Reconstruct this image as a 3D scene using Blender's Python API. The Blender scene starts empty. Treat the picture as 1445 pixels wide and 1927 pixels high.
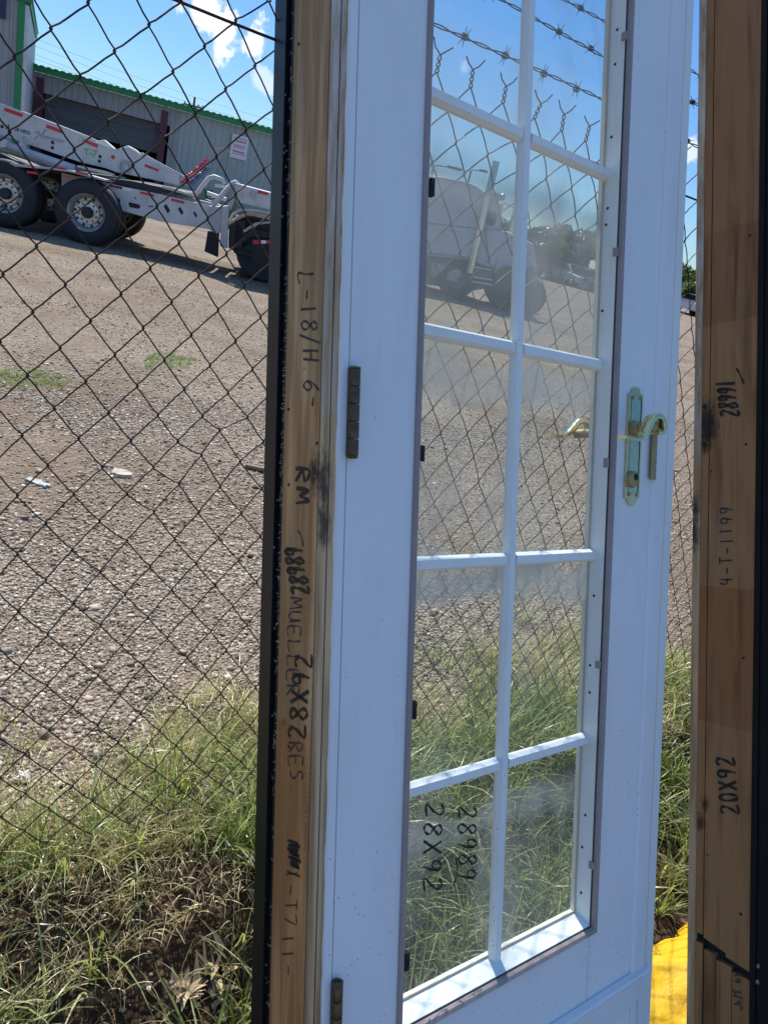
import bpy, math, random
import numpy as np
from mathutils import Matrix, Vector
random.seed(7); rng = np.random.default_rng(11)
rad = math.radians
SC = bpy.context.scene
COL = SC.collection
# ------------------------------------------------------------------ camera
FPX, CX, CY, CAMH = 1400.0, 722.5, 963.5, 1.45
_r, _p = rad(14.0), rad(21.0)
DWN = np.array([-math.sin(_r)*math.cos(_p), math.cos(_r)*math.cos(_p), math.sin(_p)])
_f = np.array([0, 0, 1.0]); YW = _f - DWN*(_f @ DWN); YW /= np.linalg.norm(YW); XW = np.cross(DWN, YW)
RM = np.array([XW, YW, -DWN]); CAM = np.array([0, 0, CAMH])
cam_d = bpy.data.cameras.new('camera'); cam = bpy.data.objects.new('camera', cam_d); COL.objects.link(cam)
cam_d.sensor_fit = 'VERTICAL'; cam_d.sensor_height = 36; cam_d.lens = 36*FPX/1927; cam_d.clip_start = .02; cam_d.clip_end = 3000
_c = np.column_stack([RM @ [1, 0, 0], RM @ [0, -1, 0], RM @ [0, 0, -1]])
M4 = Matrix([list(_c[i]) + [CAM[i]] for i in range(3)] + [[0, 0, 0, 1]])
cam.matrix_world = M4; SC.camera = cam
# door frame of reference (leaning unit)
U = RM @ np.array([.79, .002, .613]); V = -(RM @ np.array([-.03, .999, .035])); U /= np.linalg.norm(U)
V -= U*(U @ V); V /= np.linalg.norm(V); N = np.cross(U, V)
UF = np.array([U[0], U[1], 0]); UF /= np.linalg.norm(UF); NF = np.array([UF[1], -UF[0], 0])   # along fence, toward camera
# ------------------------------------------------------------------ light
SUN_EL = rad(55); _az = -NF[:2]; _t = rad(-12)      # from beyond the fence
sx, sy = _az[0]*math.cos(_t)-_az[1]*math.sin(_t), _az[0]*math.sin(_t)+_az[1]*math.cos(_t)
SV = Vector((sx*math.cos(SUN_EL), sy*math.cos(SUN_EL), math.sin(SUN_EL)))
sl = bpy.data.lights.new('sun', 'SUN'); sl.energy = 5.0; sl.angle = rad(.5); sl.color = (1, .95, .87)
so = bpy.data.objects.new('sun', sl); COL.objects.link(so); so.rotation_euler = SV.to_track_quat('Z', 'Y').to_euler(); so.location = (0, 0, 30)
W = bpy.data.worlds.new('World'); SC.world = W; W.use_nodes = True
wn, wl = W.node_tree.nodes, W.node_tree.links; wn.clear()
sky = wn.new('ShaderNodeTexSky'); sky.sky_type = 'NISHITA'; sky.sun_disc = False
sky.sun_elevation = SUN_EL; sky.sun_rotation = math.atan2(sx, sy); sky.air_density = 1.0; sky.dust_density = .2; sky.ozone_density = 3.0
bg = wn.new('ShaderNodeBackground'); bg.inputs[1].default_value = .10; wo = wn.new('ShaderNodeOutputWorld')
def pray(x, y):
    d = RM @ np.array([(x-CX)/FPX, (y-CY)/FPX, 1.0]); return d
def pdir(x, y):
    d = pray(x, y); return d/np.linalg.norm(d)
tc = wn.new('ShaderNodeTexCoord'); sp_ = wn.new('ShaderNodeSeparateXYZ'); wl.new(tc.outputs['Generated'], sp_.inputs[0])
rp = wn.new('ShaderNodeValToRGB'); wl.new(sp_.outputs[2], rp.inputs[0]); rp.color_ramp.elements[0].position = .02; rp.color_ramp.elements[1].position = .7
rp.color_ramp.elements[0].color = (.50, .66, .84, 1); rp.color_ramp.elements[1].color = (1.5, 1.75, 1.85, 1); _e = rp.color_ramp.elements.new(.33); _e.color = (.40, .66, .94, 1)  # sky colour boosted overhead, mostly out of view, to brighten the shaded door
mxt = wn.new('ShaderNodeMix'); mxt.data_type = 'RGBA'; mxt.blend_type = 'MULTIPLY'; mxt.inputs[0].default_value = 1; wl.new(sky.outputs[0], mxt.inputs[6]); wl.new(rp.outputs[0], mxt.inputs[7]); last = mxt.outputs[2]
def wmath(op, a, b=None):
    n = wn.new('ShaderNodeMath'); n.operation = op; n.use_clamp = False
    for i, v in enumerate((a, b)):
        if v is None: continue
        if isinstance(v, (int, float)): n.inputs[i].default_value = v
        else: wl.new(v, n.inputs[i])
    return n.outputs[0]
nz = wn.new('ShaderNodeTexNoise'); nz.inputs['Scale'].default_value = 24; nz.inputs['Detail'].default_value = 9; nz.inputs['Roughness'].default_value = .62
wl.new(tc.outputs['Generated'], nz.inputs['Vector'])
for (px, py, r, th) in ((385, 10, .036, .85), (425, 42, .044, .95), (468, 78, .028, .8), (1303, 285, .016, .6), (872, 128, .014, .3), (498, 150, .018, .45)):
    dv = wn.new('ShaderNodeVectorMath'); dv.operation = 'DISTANCE'; wl.new(tc.outputs['Generated'], dv.inputs[0]); dv.inputs[1].default_value = tuple(pdir(px, py))
    m = wmath('SUBTRACT', 1.0, wmath('DIVIDE', dv.outputs['Value'], r)); m = wmath('ADD', wmath('MULTIPLY', m, 1.2), wmath('MULTIPLY', wmath('SUBTRACT', nz.outputs[0], .52), 4.2))
    mr = wn.new('ShaderNodeMapRange'); mr.interpolation_type = 'SMOOTHSTEP'; mr.inputs[1].default_value = .25; mr.inputs[2].default_value = .75; mr.inputs[4].default_value = th; wl.new(m, mr.inputs[0])
    mx = wn.new('ShaderNodeMix'); mx.data_type = 'RGBA'; wl.new(mr.outputs[0], mx.inputs[0]); wl.new(last, mx.inputs[6]); mx.inputs[7].default_value = (8.0, 8.1, 8.3, 1); last = mx.outputs[2]
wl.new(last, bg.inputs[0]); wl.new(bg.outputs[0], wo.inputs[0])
SC.view_settings.view_transform = 'Standard'; SC.view_settings.look = 'None'; SC.view_settings.exposure = .55; SC.view_settings.gamma = 1
SC.cycles.max_bounces = 8; SC.cycles.transparent_max_bounces = 16
# ------------------------------------------------------------------ helpers
def plane_pt(x, y, P, n):
    d = pray(x, y); t = ((np.array(P)-CAM) @ n)/(d @ n); return CAM + d*t
def ground(x, y, z=0.0):
    d = pray(x, y); return CAM + d*((z-CAMH)/d[2])
def at_y(x, y, Y):
    d = pray(x, y); return CAM + d*(Y/d[1])
def tag(o, label=None, cat=None, group=None, kind=None):
    if label: o['label'] = label
    if cat: o['category'] = cat
    if group: o['group'] = group
    if kind: o['kind'] = kind
    return o
def empty(name, M=None, loc=None, rz=0):
    o = bpy.data.objects.new(name, None); COL.objects.link(o); o.empty_display_size = .1
    if M is not None: o.matrix_world = M
    else: o.location = loc; o.rotation_euler.z = rz
    return o
def frame(O, X, Y, Z):
    return Matrix([[X[i], Y[i], Z[i], O[i]] for i in range(3)] + [[0, 0, 0, 1]])
def link_copy(o, parent=None):
    c = o.copy(); COL.objects.link(c)
    if parent is not None: c.parent = parent
    for ch in list(o.children): link_copy(ch, c)
    return c
class MB:
    def __init__(s): s.v = []; s.f = []; s.st = []
    def add(s, vs, fs):
        b = len(s.v); s.st.append((b, len(s.f))); s.v += [tuple(float(k) for k in q) for q in vs]; s.f += [tuple(i+b for i in q) for q in fs]; return s
    def box(s, x0, x1, y0, y1, z0, z1):
        x0, x1 = sorted((x0, x1)); y0, y1 = sorted((y0, y1)); z0, z1 = sorted((z0, z1))
        return s.add([(x0, y0, z0), (x1, y0, z0), (x1, y1, z0), (x0, y1, z0), (x0, y0, z1), (x1, y0, z1), (x1, y1, z1), (x0, y1, z1)],
                     [(0, 3, 2, 1), (4, 5, 6, 7), (0, 1, 5, 4), (1, 2, 6, 5), (2, 3, 7, 6), (3, 0, 4, 7)])
    def prism(s, poly, a, b, ax='y'):      # poly in the plane across ax, extruded a..b
        def p(q, t): return {'y': (q[0], t, q[1]), 'z': (q[0], q[1], t), 'x': (t, q[0], q[1])}[ax]
        n = len(poly); vs = [p(q, a) for q in poly] + [p(q, b) for q in poly]
        area = sum(poly[i][0]*poly[(i+1) % n][1]-poly[(i+1) % n][0]*poly[i][1] for i in range(n))
        fs = [tuple(range(n)), tuple(range(2*n-1, n-1, -1))] + [(i, i+n, (i+1) % n+n, (i+1) % n) for i in range(n)]
        return s.add(vs, fs)
    def tube(s, pts, r, n=8, close=False):
        pts = [np.array(p, float) for p in pts]; m = len(pts); rs = r if hasattr(r, '__len__') else [r]*m
        vs = []; prev = None
        for i, p in enumerate(pts):
            t = pts[min(i+1, m-1)]-pts[max(i-1, 0)]; t /= (np.linalg.norm(t)+1e-12)
            if prev is None:
                a = np.array([0, 0, 1.]) if abs(t[2]) < .9 else np.array([1., 0, 0]); u = np.cross(t, a)
            else: u = prev - t*(prev @ t)
            u /= np.linalg.norm(u)+1e-12; prev = u; w = np.cross(t, u)
            vs += [p + (u*math.cos(2*math.pi*k/n)+w*math.sin(2*math.pi*k/n))*rs[i] for k in range(n)]
        fs = [(i*n+k, i*n+(k+1) % n, (i+1)*n+(k+1) % n, (i+1)*n+k) for i in range(m-1) for k in range(n)]
        fs += [tuple(range(n-1, -1, -1)), tuple(range((m-1)*n, m*n))]
        return s.add(vs, fs)
    def lathe(s, prof, c=(0, 0, 0), ax='y', n=32):     # prof: (radius, axial) ; open or closed ends by r=0
        vs = []
        for (r, a) in prof:
            for k in range(n):
                ca, sa = r*math.cos(2*math.pi*k/n), r*math.sin(2*math.pi*k/n)
                q = {'y': (ca, a, sa), 'z': (ca, sa, a), 'x': (a, ca, sa)}[ax]; vs.append((q[0]+c[0], q[1]+c[1], q[2]+c[2]))
        fs = [(i*n+k, i*n+(k+1) % n, (i+1)*n+(k+1) % n, (i+1)*n+k) for i in range(len(prof)-1) for k in range(n)]
        return s.add(vs, fs)
    def blob(s, c, r, n=10, m=7, jit=0.0):
        vs = []
        for i in range(m+1):
            for k in range(n):
                th = math.pi*i/m; ph = 2*math.pi*k/n; j = 1+random.uniform(-jit, jit)
                vs.append((c[0]+r[0]*j*math.sin(th)*math.cos(ph), c[1]+r[1]*j*math.sin(th)*math.sin(ph), c[2]+r[2]*j*math.cos(th)))
        return s.add(vs, [(i*n+k, (i+1)*n+k, (i+1)*n+(k+1) % n, i*n+(k+1) % n) for i in range(m) for k in range(n)])
    def build_each(s, name, mat, parent=None, **k):       # every shape added becomes an object of its own
        for i, (v0, f0) in enumerate(s.st):
            v1, f1 = s.st[i+1] if i+1 < len(s.st) else (len(s.v), len(s.f)); q = MB(); q.v = s.v[v0:v1]; q.f = [tuple(j-v0 for j in f) for f in s.f[f0:f1]]; o = q.build(name, mat, parent, **k)
        return o
    def build(s, name, mat, parent=None, bevel=0, smooth=False, fix=True):
        me = bpy.data.meshes.new(name); me.from_pydata(s.v, [], s.f); me.materials.append(mat)
        if fix:
            import bmesh
            bm = bmesh.new(); bm.from_mesh(me); bmesh.ops.recalc_face_normals(bm, faces=bm.faces); bm.to_mesh(me); bm.free()
        if smooth: me.shade_smooth(); me.set_sharp_from_angle(angle=rad(38))
        o = bpy.data.objects.new(name, me); COL.objects.link(o)
        if parent is not None: o.parent = parent
        if bevel:
            b = o.modifiers.new('bevel', 'BEVEL'); b.width = bevel; b.segments = 2; b.limit_method = 'ANGLE'; b.angle_limit = rad(40)
        return o
def npmesh(name, verts, faces, mat, parent=None, smooth=False):   # faces: (n,k) int array
    me = bpy.data.meshes.new(name); nf, k = faces.shape
    me.vertices.add(len(verts)); me.vertices.foreach_set('co', np.asarray(verts, np.float32).ravel())
    me.loops.add(nf*k); me.loops.foreach_set('vertex_index', faces.astype(np.int32).ravel())
    me.polygons.add(nf); me.polygons.foreach_set('loop_start', np.arange(0, nf*k, k, dtype=np.int32))
    me.update(calc_edges=True); me.materials.append(mat)
    if smooth: me.shade_smooth()
    o = bpy.data.objects.new(name, me); COL.objects.link(o)
    if parent is not None: o.parent = parent
    return o
# ------------------------------------------------------------------ materials
class Mat:
    def __init__(s, name):
        s.m = bpy.data.materials.new(name); s.m.use_nodes = True; s.n = s.m.node_tree.nodes; s.l = s.m.node_tree.links
        s.b = s.n['Principled BSDF']; s.out = s.n['Material Output']; s.tc = s.n.new('ShaderNodeTexCoord')
    def set(s, **k):
        for a, v in k.items():
            i = s.b.inputs[a.replace('_', ' ')]
            if hasattr(v, 'is_linked'): s.l.new(v, i)
            else: i.default_value = (*v, 1) if isinstance(v, tuple) and len(v) == 3 else v
        return s
    def coord(s, scale=(1, 1, 1), which='Object', loc=(0, 0, 0)):
        mp = s.n.new('ShaderNodeMapping'); mp.inputs['Scale'].default_value = scale; mp.inputs['Location'].default_value = loc
        s.l.new(s.tc.outputs[which], mp.inputs[0]); return mp.outputs[0]
    def noise(s, vec, scale=5, detail=4, rough=.5, dist=0, col=False):
        n = s.n.new('ShaderNodeTexNoise'); s.l.new(vec, n.inputs['Vector']); n.inputs['Scale'].default_value = scale
        n.inputs['Detail'].default_value = detail; n.inputs['Roughness'].default_value = rough; n.inputs['Distortion'].default_value = dist
        return n.outputs[1 if col else 0]
    def voro(s, vec, scale=5, feat='F1', out='Distance', rnd=1):
        n = s.n.new('ShaderNodeTexVoronoi'); n.feature = feat; s.l.new(vec, n.inputs['Vector']); n.inputs['Scale'].default_value = scale; n.inputs['Randomness'].default_value = rnd
        return n.outputs[out]
    def wave(s, vec, scale=5, dist=0, d='X', det=2, typ='BANDS'):
        n = s.n.new('ShaderNodeTexWave'); n.wave_type = typ
        if typ == 'BANDS': n.bands_direction = d
        s.l.new(vec, n.inputs['Vector']); n.inputs['Scale'].default_value = scale; n.inputs['Distortion'].default_value = dist; n.inputs['Detail'].default_value = det
        return n.outputs[1]
    def ramp(s, fac, stops, interp='LINEAR'):
        n = s.n.new('ShaderNodeValToRGB'); n.color_ramp.interpolation = interp; e = n.color_ramp.elements
        while len(e) < len(stops): e.new(.5)
        for q, (p, c) in zip(e, stops): q.position = p; q.color = (*c, 1) if hasattr(c, '__len__') else (c, c, c, 1)
        s.l.new(fac, n.inputs[0]); return n.outputs[0]
    def rng(s, v, a, b, c=0, d=1):
        n = s.n.new('ShaderNodeMapRange'); s.l.new(v, n.inputs[0])
        for i, k in zip((1, 2, 3, 4), (a, b, c, d)): n.inputs[i].default_value = k
        return n.outputs[0]
    def mix(s, fac, a, b, mode='MIX'):
        n = s.n.new('ShaderNodeMix'); n.data_type = 'RGBA'; n.blend_type = mode
        for i, v in ((0, fac), (6, a), (7, b)):
            if hasattr(v, 'is_linked'): s.l.new(v, n.inputs[i])
            else: n.inputs[i].default_value = (*v, 1) if hasattr(v, '__len__') else v
        return n.outputs[2]
    def math(s, op, a, b=None, clamp=False):
        n = s.n.new('ShaderNodeMath'); n.operation = op; n.use_clamp = clamp
        for i, v in enumerate((a, b)):
            if v is None: continue
            if hasattr(v, 'is_linked'): s.l.new(v, n.inputs[i])
            else: n.inputs[i].default_value = v
        return n.outputs[0]
    def sep(s, vec):
        n = s.n.new('ShaderNodeSeparateXYZ'); s.l.new(vec, n.inputs[0]); return n.outputs
    def bump(s, h, strength=.3, dist=.01):
        n = s.n.new('ShaderNodeBump'); n.inputs['Strength'].default_value = strength; n.inputs['Distance'].default_value = dist
        s.l.new(h, n.inputs['Height']); s.l.new(n.outputs[0], s.b.inputs['Normal']); return s
    def island(s):
        n = s.n.new('ShaderNodeNewGeometry'); return n.outputs['Random Per Island']
def plain(name, c, rough=.5, metal=0, var=.12, scale=8, bump=0, spec=.5):
    m = Mat(name); v = m.coord(); nz_ = m.noise(v, scale, 5, .6)
    lo = tuple(k*(1-var) for k in c); hi = tuple(min(1, k*(1+var)) for k in c)
    m.set(Base_Color=m.ramp(nz_, [(.3, lo), (.7, hi)]), Roughness=rough, Metallic=metal, Specular_IOR_Level=spec)
    if bump: m.bump(m.noise(v, scale*8, 4, .6), bump, .003)
    return m.m
def white_paint(name, c, dirt=1.0):
    m = Mat(name); v = m.coord()
    big = m.noise(v, 2.5, 5, .6); base = m.ramp(big, [(.3, tuple(k*.94 for k in c)), (.7, c)])
    zz = m.sep(m.coord())[2]
    low = m.rng(zz, -.2, -1.25, .0, 1.0)
    sp = m.voro(m.coord((1, 1, .7)), 330, out='Distance'); rnd = m.voro(m.coord((1, 1, .7)), 330, out='Color')
    r0 = m.sep(rnd)[0]
    th = m.math('MULTIPLY', m.math('ADD', m.math('MULTIPLY', low, .035*dirt), .002), 1)
    sel = m.math('LESS_THAN', r0, th); dot = m.math('LESS_THAN', sp, .28)
    spots = m.math('MULTIPLY', sel, dot)
    col = m.mix(m.math('MULTIPLY', spots, .85), base, (.06, .05, .045))
    sm = m.noise(m.coord((9, 9, .9)), 4, 6, .7)
    col = m.mix(m.rng(sm, .6, .85, 0, .28*dirt), col, (.33, .31, .29))
    fleck = m.noise(v, 45, 3, .8)
    col = m.mix(m.rng(fleck, .80, .83, 0, .5), col, (.2, .17, .15))
    gr_ = m.noise(m.coord((5, 5, 1.3), loc=(2, 1, 0)), 3, 8, .72); col = m.mix(m.rng(gr_, .5, .78, 0, .22), col, (.42, .42, .40))
    sc_ = m.noise(m.coord((120, 120, 4), loc=(1, 1, 0)), 1.5, 3, .5); col = m.mix(m.rng(sc_, .70, .76, 0, .25), col, (.9, .9, .9))
    m.set(Base_Color=col, Roughness=m.rng(gr_, .3, .8, .34, .6), Specular_IOR_Level=.45)
    m.bump(m.noise(m.coord((1, 1, .25)), 90, 4, .6), .12, .002); return m.m
def wood(name, c1, c2, joints=(), grey=0.0, seed=0, burns=(), chalk=0.0):
    m = Mat(name); v = m.coord((14, 14, .9), loc=(seed, seed*2, seed*.3)); g = m.noise(v, 3.2, 8, .62, 1.2)
    rings = m.wave(m.coord((3, 3, .28), loc=(seed*.7, 0, 0)), 9, 5, 'X', 3)
    t = m.math('ADD', m.math('MULTIPLY', g, .65), m.math('MULTIPLY', rings, .35))
    col = m.ramp(t, [(.33, c1), (.66, c2)])
    zz = m.sep(m.coord())[2]
    st = [(0.0, joints[0][1])] + [(j[0], j[1]) for j in joints[1:]] if joints else None
    if st:
        k = m.ramp(m.rng(zz, -1.4, 1.4), [((q[0]+1.4)/2.8 if i else 0, q[1]) for i, q in enumerate(joints)], 'CONSTANT')
        col = m.mix(1.0, col, k, 'MULTIPLY')
    stain = m.noise(m.coord((6, 6, 1.5), loc=(seed, 0, 0)), 2.2, 6, .65)
    col = m.mix(m.rng(stain, .55, .8, 0, .4+grey), col, (.27, .22, .17))
    kn = m.noise(m.coord((1, 1, .6), loc=(seed, 3, 0)), 28, 2, .5); col = m.mix(m.rng(kn, .755, .8, 0, .8), col, (.05, .035, .025))
    fib = m.noise(m.coord((60, 60, 260)), 2, 3, .5); col = m.mix(m.rng(fib, .68, .8, 0, .25), col, (.55, .45, .33))
    for (yy, z_, rr) in burns:
        dv = m.n.new('ShaderNodeVectorMath'); dv.operation = 'DISTANCE'; m.l.new(m.coord((0, 1, .6)), dv.inputs[0]); dv.inputs[1].default_value = (0, yy, z_*.6)
        q = m.math('SUBTRACT', 1, m.math('DIVIDE', dv.outputs['Value'], rr)); q = m.math('ADD', q, m.math('MULTIPLY', m.math('SUBTRACT', m.noise(m.coord((1, 1, .6)), 90, 5, .7), .5), 1.6))
        col = m.mix(m.rng(q, .1, .75, 0, .9), col, (.025, .02, .018))
    if chalk:
        ch = m.noise(m.coord((25, 25, 5)), 1.6, 7, .7); hi = m.rng(m.sep(m.coord())[2], -.05, .3, .15, 1); col = m.mix(m.math('MULTIPLY', m.rng(ch, .42, .62, 0, chalk), hi), col, (.62, .60, .60))
    m.set(Base_Color=col, Roughness=.72, Specular_IOR_Level=.3); m.bump(m.math('ADD', g, m.math('MULTIPLY', fib, .4)), .35, .002); return m.m
WHITE = white_paint('white_paint', (.76, .77, .78))
WHITE2 = white_paint('weathered_lit_white', (.80, .82, .79), 1.4)  # lifted and greened to stand for light scattered by the glass; dirtier too
WOODA = wood('bare_pine', (.38, .23, .115), (.74, .49, .27), ((-1.4, (.98, .68, .44)), (-.42, (1.0, .85, .66)), (.02, (.97, .91, .80)), (.35, (.88, .86, .80))), burns=((.052, -.075, .022),))
WOODG = wood('weathered_pine', (.34, .23, .13), (.66, .52, .35), ((-1.4, (1, .90, .78)), (0, (1, 1, 1))), .1, 4, chalk=.75, burns=((.035, -.085, .03), (.03, -.14, .025)))
WOODB = wood('dark_pine', (.15, .08, .038), (.34, .195, .10), ((-1.4, (1.05, .90, .72)), (-.52, (.92, .68, .48)), (-.25, (1.05, .94, .78)), (.28, (.84, .72, .62)), (.46, (.95, .84, .74))), .0, 9, burns=((.008, .095, .035), (.003, .07, .028), (.008, .04, .016), (.008, -.72, .016), (-.0, -.68, .012)))
m = Mat('black_cladding'); pk = m.voro(m.coord((1, 1, .8)), 260, out='Color'); pd = m.voro(m.coord((1, 1, .8)), 260, out='Distance')
sel = m.math('MULTIPLY', m.math('LESS_THAN', m.sep(pk)[0], .035), m.math('LESS_THAN', pd, .35)); dn = m.noise(m.coord((4, 4, 1)), 6, 6, .7)
m.set(Base_Color=m.mix(m.math('MULTIPLY', sel, .8), m.mix(m.rng(dn, .55, .8, 0, .5), (.006, .007, .009), (.04, .038, .035)), (.4, .38, .34)), Roughness=.4, Specular_IOR_Level=.35); BLACK = m.m
BLACKF = plain('black_coated_face', (.004, .0045, .005), .5, 0, .3, 20, .1, .25)
GROOVE = plain('shadow_seam', (.012, .011, .01), .8)
BROWN = plain('taupe_vinyl_bead', (.30, .245, .235), .45, 0, .1, 12)
BRASS = plain('polished_brass', (.80, .66, .34), .16, 1, .08, 30)
BRASSD = plain('dull_brass', (.36, .29, .14), .5, .6, .2, 30)
PLATE = Mat('sky_tinted_brass').set(Metallic=.75, Roughness=.3)  # greenish tint in the brass colour stands for reflected sky
PLATE.set(Base_Color=PLATE.ramp(PLATE.noise(PLATE.coord(), 40, 6, .7), [(.35, (.42, .50, .34)), (.60, (.52, .58, .40)), (.74, (.42, .34, .18))])); PLATE = PLATE.m
HINGE = plain('antique_brass', (.12, .085, .05), .42, .75, .3, 60)
INK = plain('marker_ink', (.012, .01, .01), .6)
INKP = plain('pencil_ink', (.05, .04, .035), .8)
DARKM = plain('dark_rubber', (.015, .015, .016), .8, 0, .4, 30)
m = Mat('rusty_wire'); m.set(Base_Color=m.ramp(m.noise(m.coord(), 60, 5, .6), [(.35, (.022, .015, .013)), (.7, (.075, .04, .03))]), Roughness=.55, Metallic=.3); WIRE = m.m
WIREG = plain('galvanised_wire', (.16, .15, .15), .45, .6, .3, 80)
def glassmat(name, tint, dirt=True):
    m = Mat(name); n, l = m.n, m.l
    tr = n.new('ShaderNodeBsdfTransparent'); tr.inputs[0].default_value = (*tint, 1)
    gl = n.new('ShaderNodeBsdfGlossy'); gl.inputs['Roughness'].default_value = .015; gl.inputs[0].default_value = (1, 1, 1, 1)
    fr = n.new('ShaderNodeLayerWeight'); fr.inputs[0].default_value = .12
    ms = n.new('ShaderNodeMixShader'); l.new(m.math('MULTIPLY', fr.outputs[0], .8, True), ms.inputs[0]); l.new(tr.outputs[0], ms.inputs[1]); l.new(gl.outputs[0], ms.inputs[2])
    if dirt:
        df = n.new('ShaderNodeBsdfDiffuse'); df.inputs[0].default_value = (.56, .56, .50, 1); tl = n.new('ShaderNodeBsdfTranslucent'); tl.inputs[0].default_value = (.50, .51, .45, 1)
        md = n.new('ShaderNodeMixShader'); md.inputs[0].default_value = .4; l.new(df.outputs[0], md.inputs[1]); l.new(tl.outputs[0], md.inputs[2])
        v = m.coord(); a = m.noise(m.coord((2.2, 1, .9), loc=(.3, 0, .2)), 3.0, 3, .45, .8); smear = m.rng(a, .5, .72, 0, .30)
        b = m.noise(v, 240, 3, .7); speck = m.rng(b, .62, .8, 0, .25)
        lowd = m.rng(m.sep(v)[2], -.55, -.85, 0, .10)
        px_ = m.sep(v)[0]; upd = m.math('MULTIPLY', m.rng(m.sep(v)[2], .02, .22, 0, 1), m.math('MULTIPLY', m.rng(m.sep(v)[2], .62, .42, 0, 1), m.math('MULTIPLY', m.rng(px_, .56, .16, .3, 1), m.rng(a, .3, .7, .24, .52))))
        # wiped bands of dust across the panes
        z = m.math('ADD', m.sep(v)[2], m.math('MULTIPLY', m.noise(m.coord((1, 1, 1)), 7, 4, .5), .12))
        bands = None
        for zc, w, k in ((.085, .05, .42), (-.225, .042, .62), (-.60, .035, .32), (.36, .05, .25)):
            q = m.math('ABSOLUTE', m.math('SUBTRACT', z, zc+.06)); e = m.rng(q, w, w*.35, 0, k); bands = e if bands is None else m.math('MAXIMUM', bands, e)
        f = m.math('ADD', m.math('ADD', smear, speck), m.math('ADD', m.math('ADD', bands, m.math('ADD', lowd, upd)), .135), True)
        mf = n.new('ShaderNodeMixShader'); l.new(f, mf.inputs[0]); l.new(ms.outputs[0], mf.inputs[1]); l.new(md.outputs[0], mf.inputs[2]); ms = mf
    l.new(ms.outputs[0], m.out.inputs[0]); return m.m
GLASS = glassmat('dusty_glass', (.88, .94, .93))
GLASS2 = glassmat('dark_glass', (.15, .17, .18), False)
# ------------------------------------------------------------------ ground
m = Mat('gravel_ground'); v = m.coord()
cell = m.voro(v, 75, out='Color'); cd = m.voro(v, 75, out='Distance'); cs = m.sep(cell)[0]; small = m.voro(v, 160, out='Color')
col = m.ramp(cs, [(0, (.13, .11, .09)), (.3, (.24, .215, .185)), (.6, (.34, .31, .275)), (.85, (.44, .38, .33)), (1, (.72, .68, .62))])
col = m.mix(.4, col, m.ramp(m.sep(small)[0], [(0, (.17, .145, .12)), (1, (.42, .385, .34))]))
mid = m.noise(v, 14, 6, .75); col = m.mix(m.rng(mid, .35, .65, .55, 0), col, (.13, .10, .085)); mid2 = m.noise(v, 38, 3, .7); col = m.mix(m.rng(mid2, .52, .66, 0, .6), col, (.62, .57, .50))
kx = m.sep(v); dirt = m.noise(v, .8, 7, .62); col = m.mix(m.rng(dirt, .42, .62, 0, .75), col, (.20, .152, .112))
tr = m.noise(m.coord((.25, 1.1, 1)), .55, 5, .6); col = m.mix(m.rng(tr, .48, .72, 0, .5), col, (.32, .285, .235))
# brown soil strip along the fence, its colour darkened for the grass shade
dist = m.n.new('ShaderNodeVectorMath'); dist.operation = 'DOT_PRODUCT'; m.l.new(v, dist.inputs[0]); dist.inputs[1].default_value = tuple(-NF)
wob = m.math('ADD', dist.outputs['Value'], m.math('MULTIPLY', m.noise(v, 3, 4, .6), .5))
soil = m.ramp(m.noise(v, 26, 8, .75), [(.3, (.014, .009, .006)), (.5, (.045, .028, .018)), (.62, (.14, .085, .05)), (.7, (.34, .24, .16)), (.8, (.6, .5, .4))])
col = m.mix(m.math('MULTIPLY', m.rng(wob, 1.75, 1.55, 0, 1), m.rng(wob, .15, .45, 0, 1)), m.mix(1.0, col, (.84, .76, .66), 'MULTIPLY'), soil)
m.set(Base_Color=col, Roughness=.92, Specular_IOR_Level=.2)
m.bump(m.math('ADD', m.math('MULTIPLY', cd, -1), m.math('MULTIPLY', m.noise(v, 30, 6, .7), .8)), .8, .02); GROUNDM = m.m
xs = np.concatenate([[-900, -300, -100, -45], np.linspace(-22, -3.2, 36), np.arange(-3, 4.6, .055), np.linspace(4.8, 26, 40), [50, 110, 300, 900]]); ys = np.concatenate([[-20, -6, -3, -1.5], np.arange(-.9, 4.6, .055), np.linspace(4.8, 26, 76), [35, 60, 120, 400, 1500]])
def fdist(x, y): return -(x*NF[0]+y*NF[1])
def gz(x, y):          # level yard, with a small bank dropping to the camera side of the fence
    f = np.clip((y-2.2)/.6, 0, 1)*(y < 60); d = fdist(x, y)+.05*np.sin(x*6.1+1)+.03*np.sin(x*13-y*7); t = np.clip((d-.86)/.24, 0, 1); t = t*t*(3-2*t)
    r = np.clip(1-d/.9, 0, 1)*0
    return (.02*np.sin(x*1.3+y*.7)+.015*np.sin(x*2.9-y*2.1))*f-BANK*(1-t)+.012*np.sin(x*17+y*11)*np.sin(x*9-y*15)*np.clip((1.9-d)/.3, 0, 1)
BANK = .17
X, Y = np.meshgrid(xs, ys); Z = gz(X, Y)
gv = np.stack([X.ravel(), Y.ravel(), Z.ravel()], 1); nx = len(xs); idx = np.arange(len(gv)).reshape(len(ys), nx)
gf = np.stack([idx[:-1, :-1].ravel(), idx[:-1, 1:].ravel(), idx[1:, 1:].ravel(), idx[1:, :-1].ravel()], 1)
gr = npmesh('ground', gv, gf, GROUNDM, smooth=True); tag(gr, 'flat yard of grey brown crushed gravel and dirt', 'ground', kind='structure')
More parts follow.
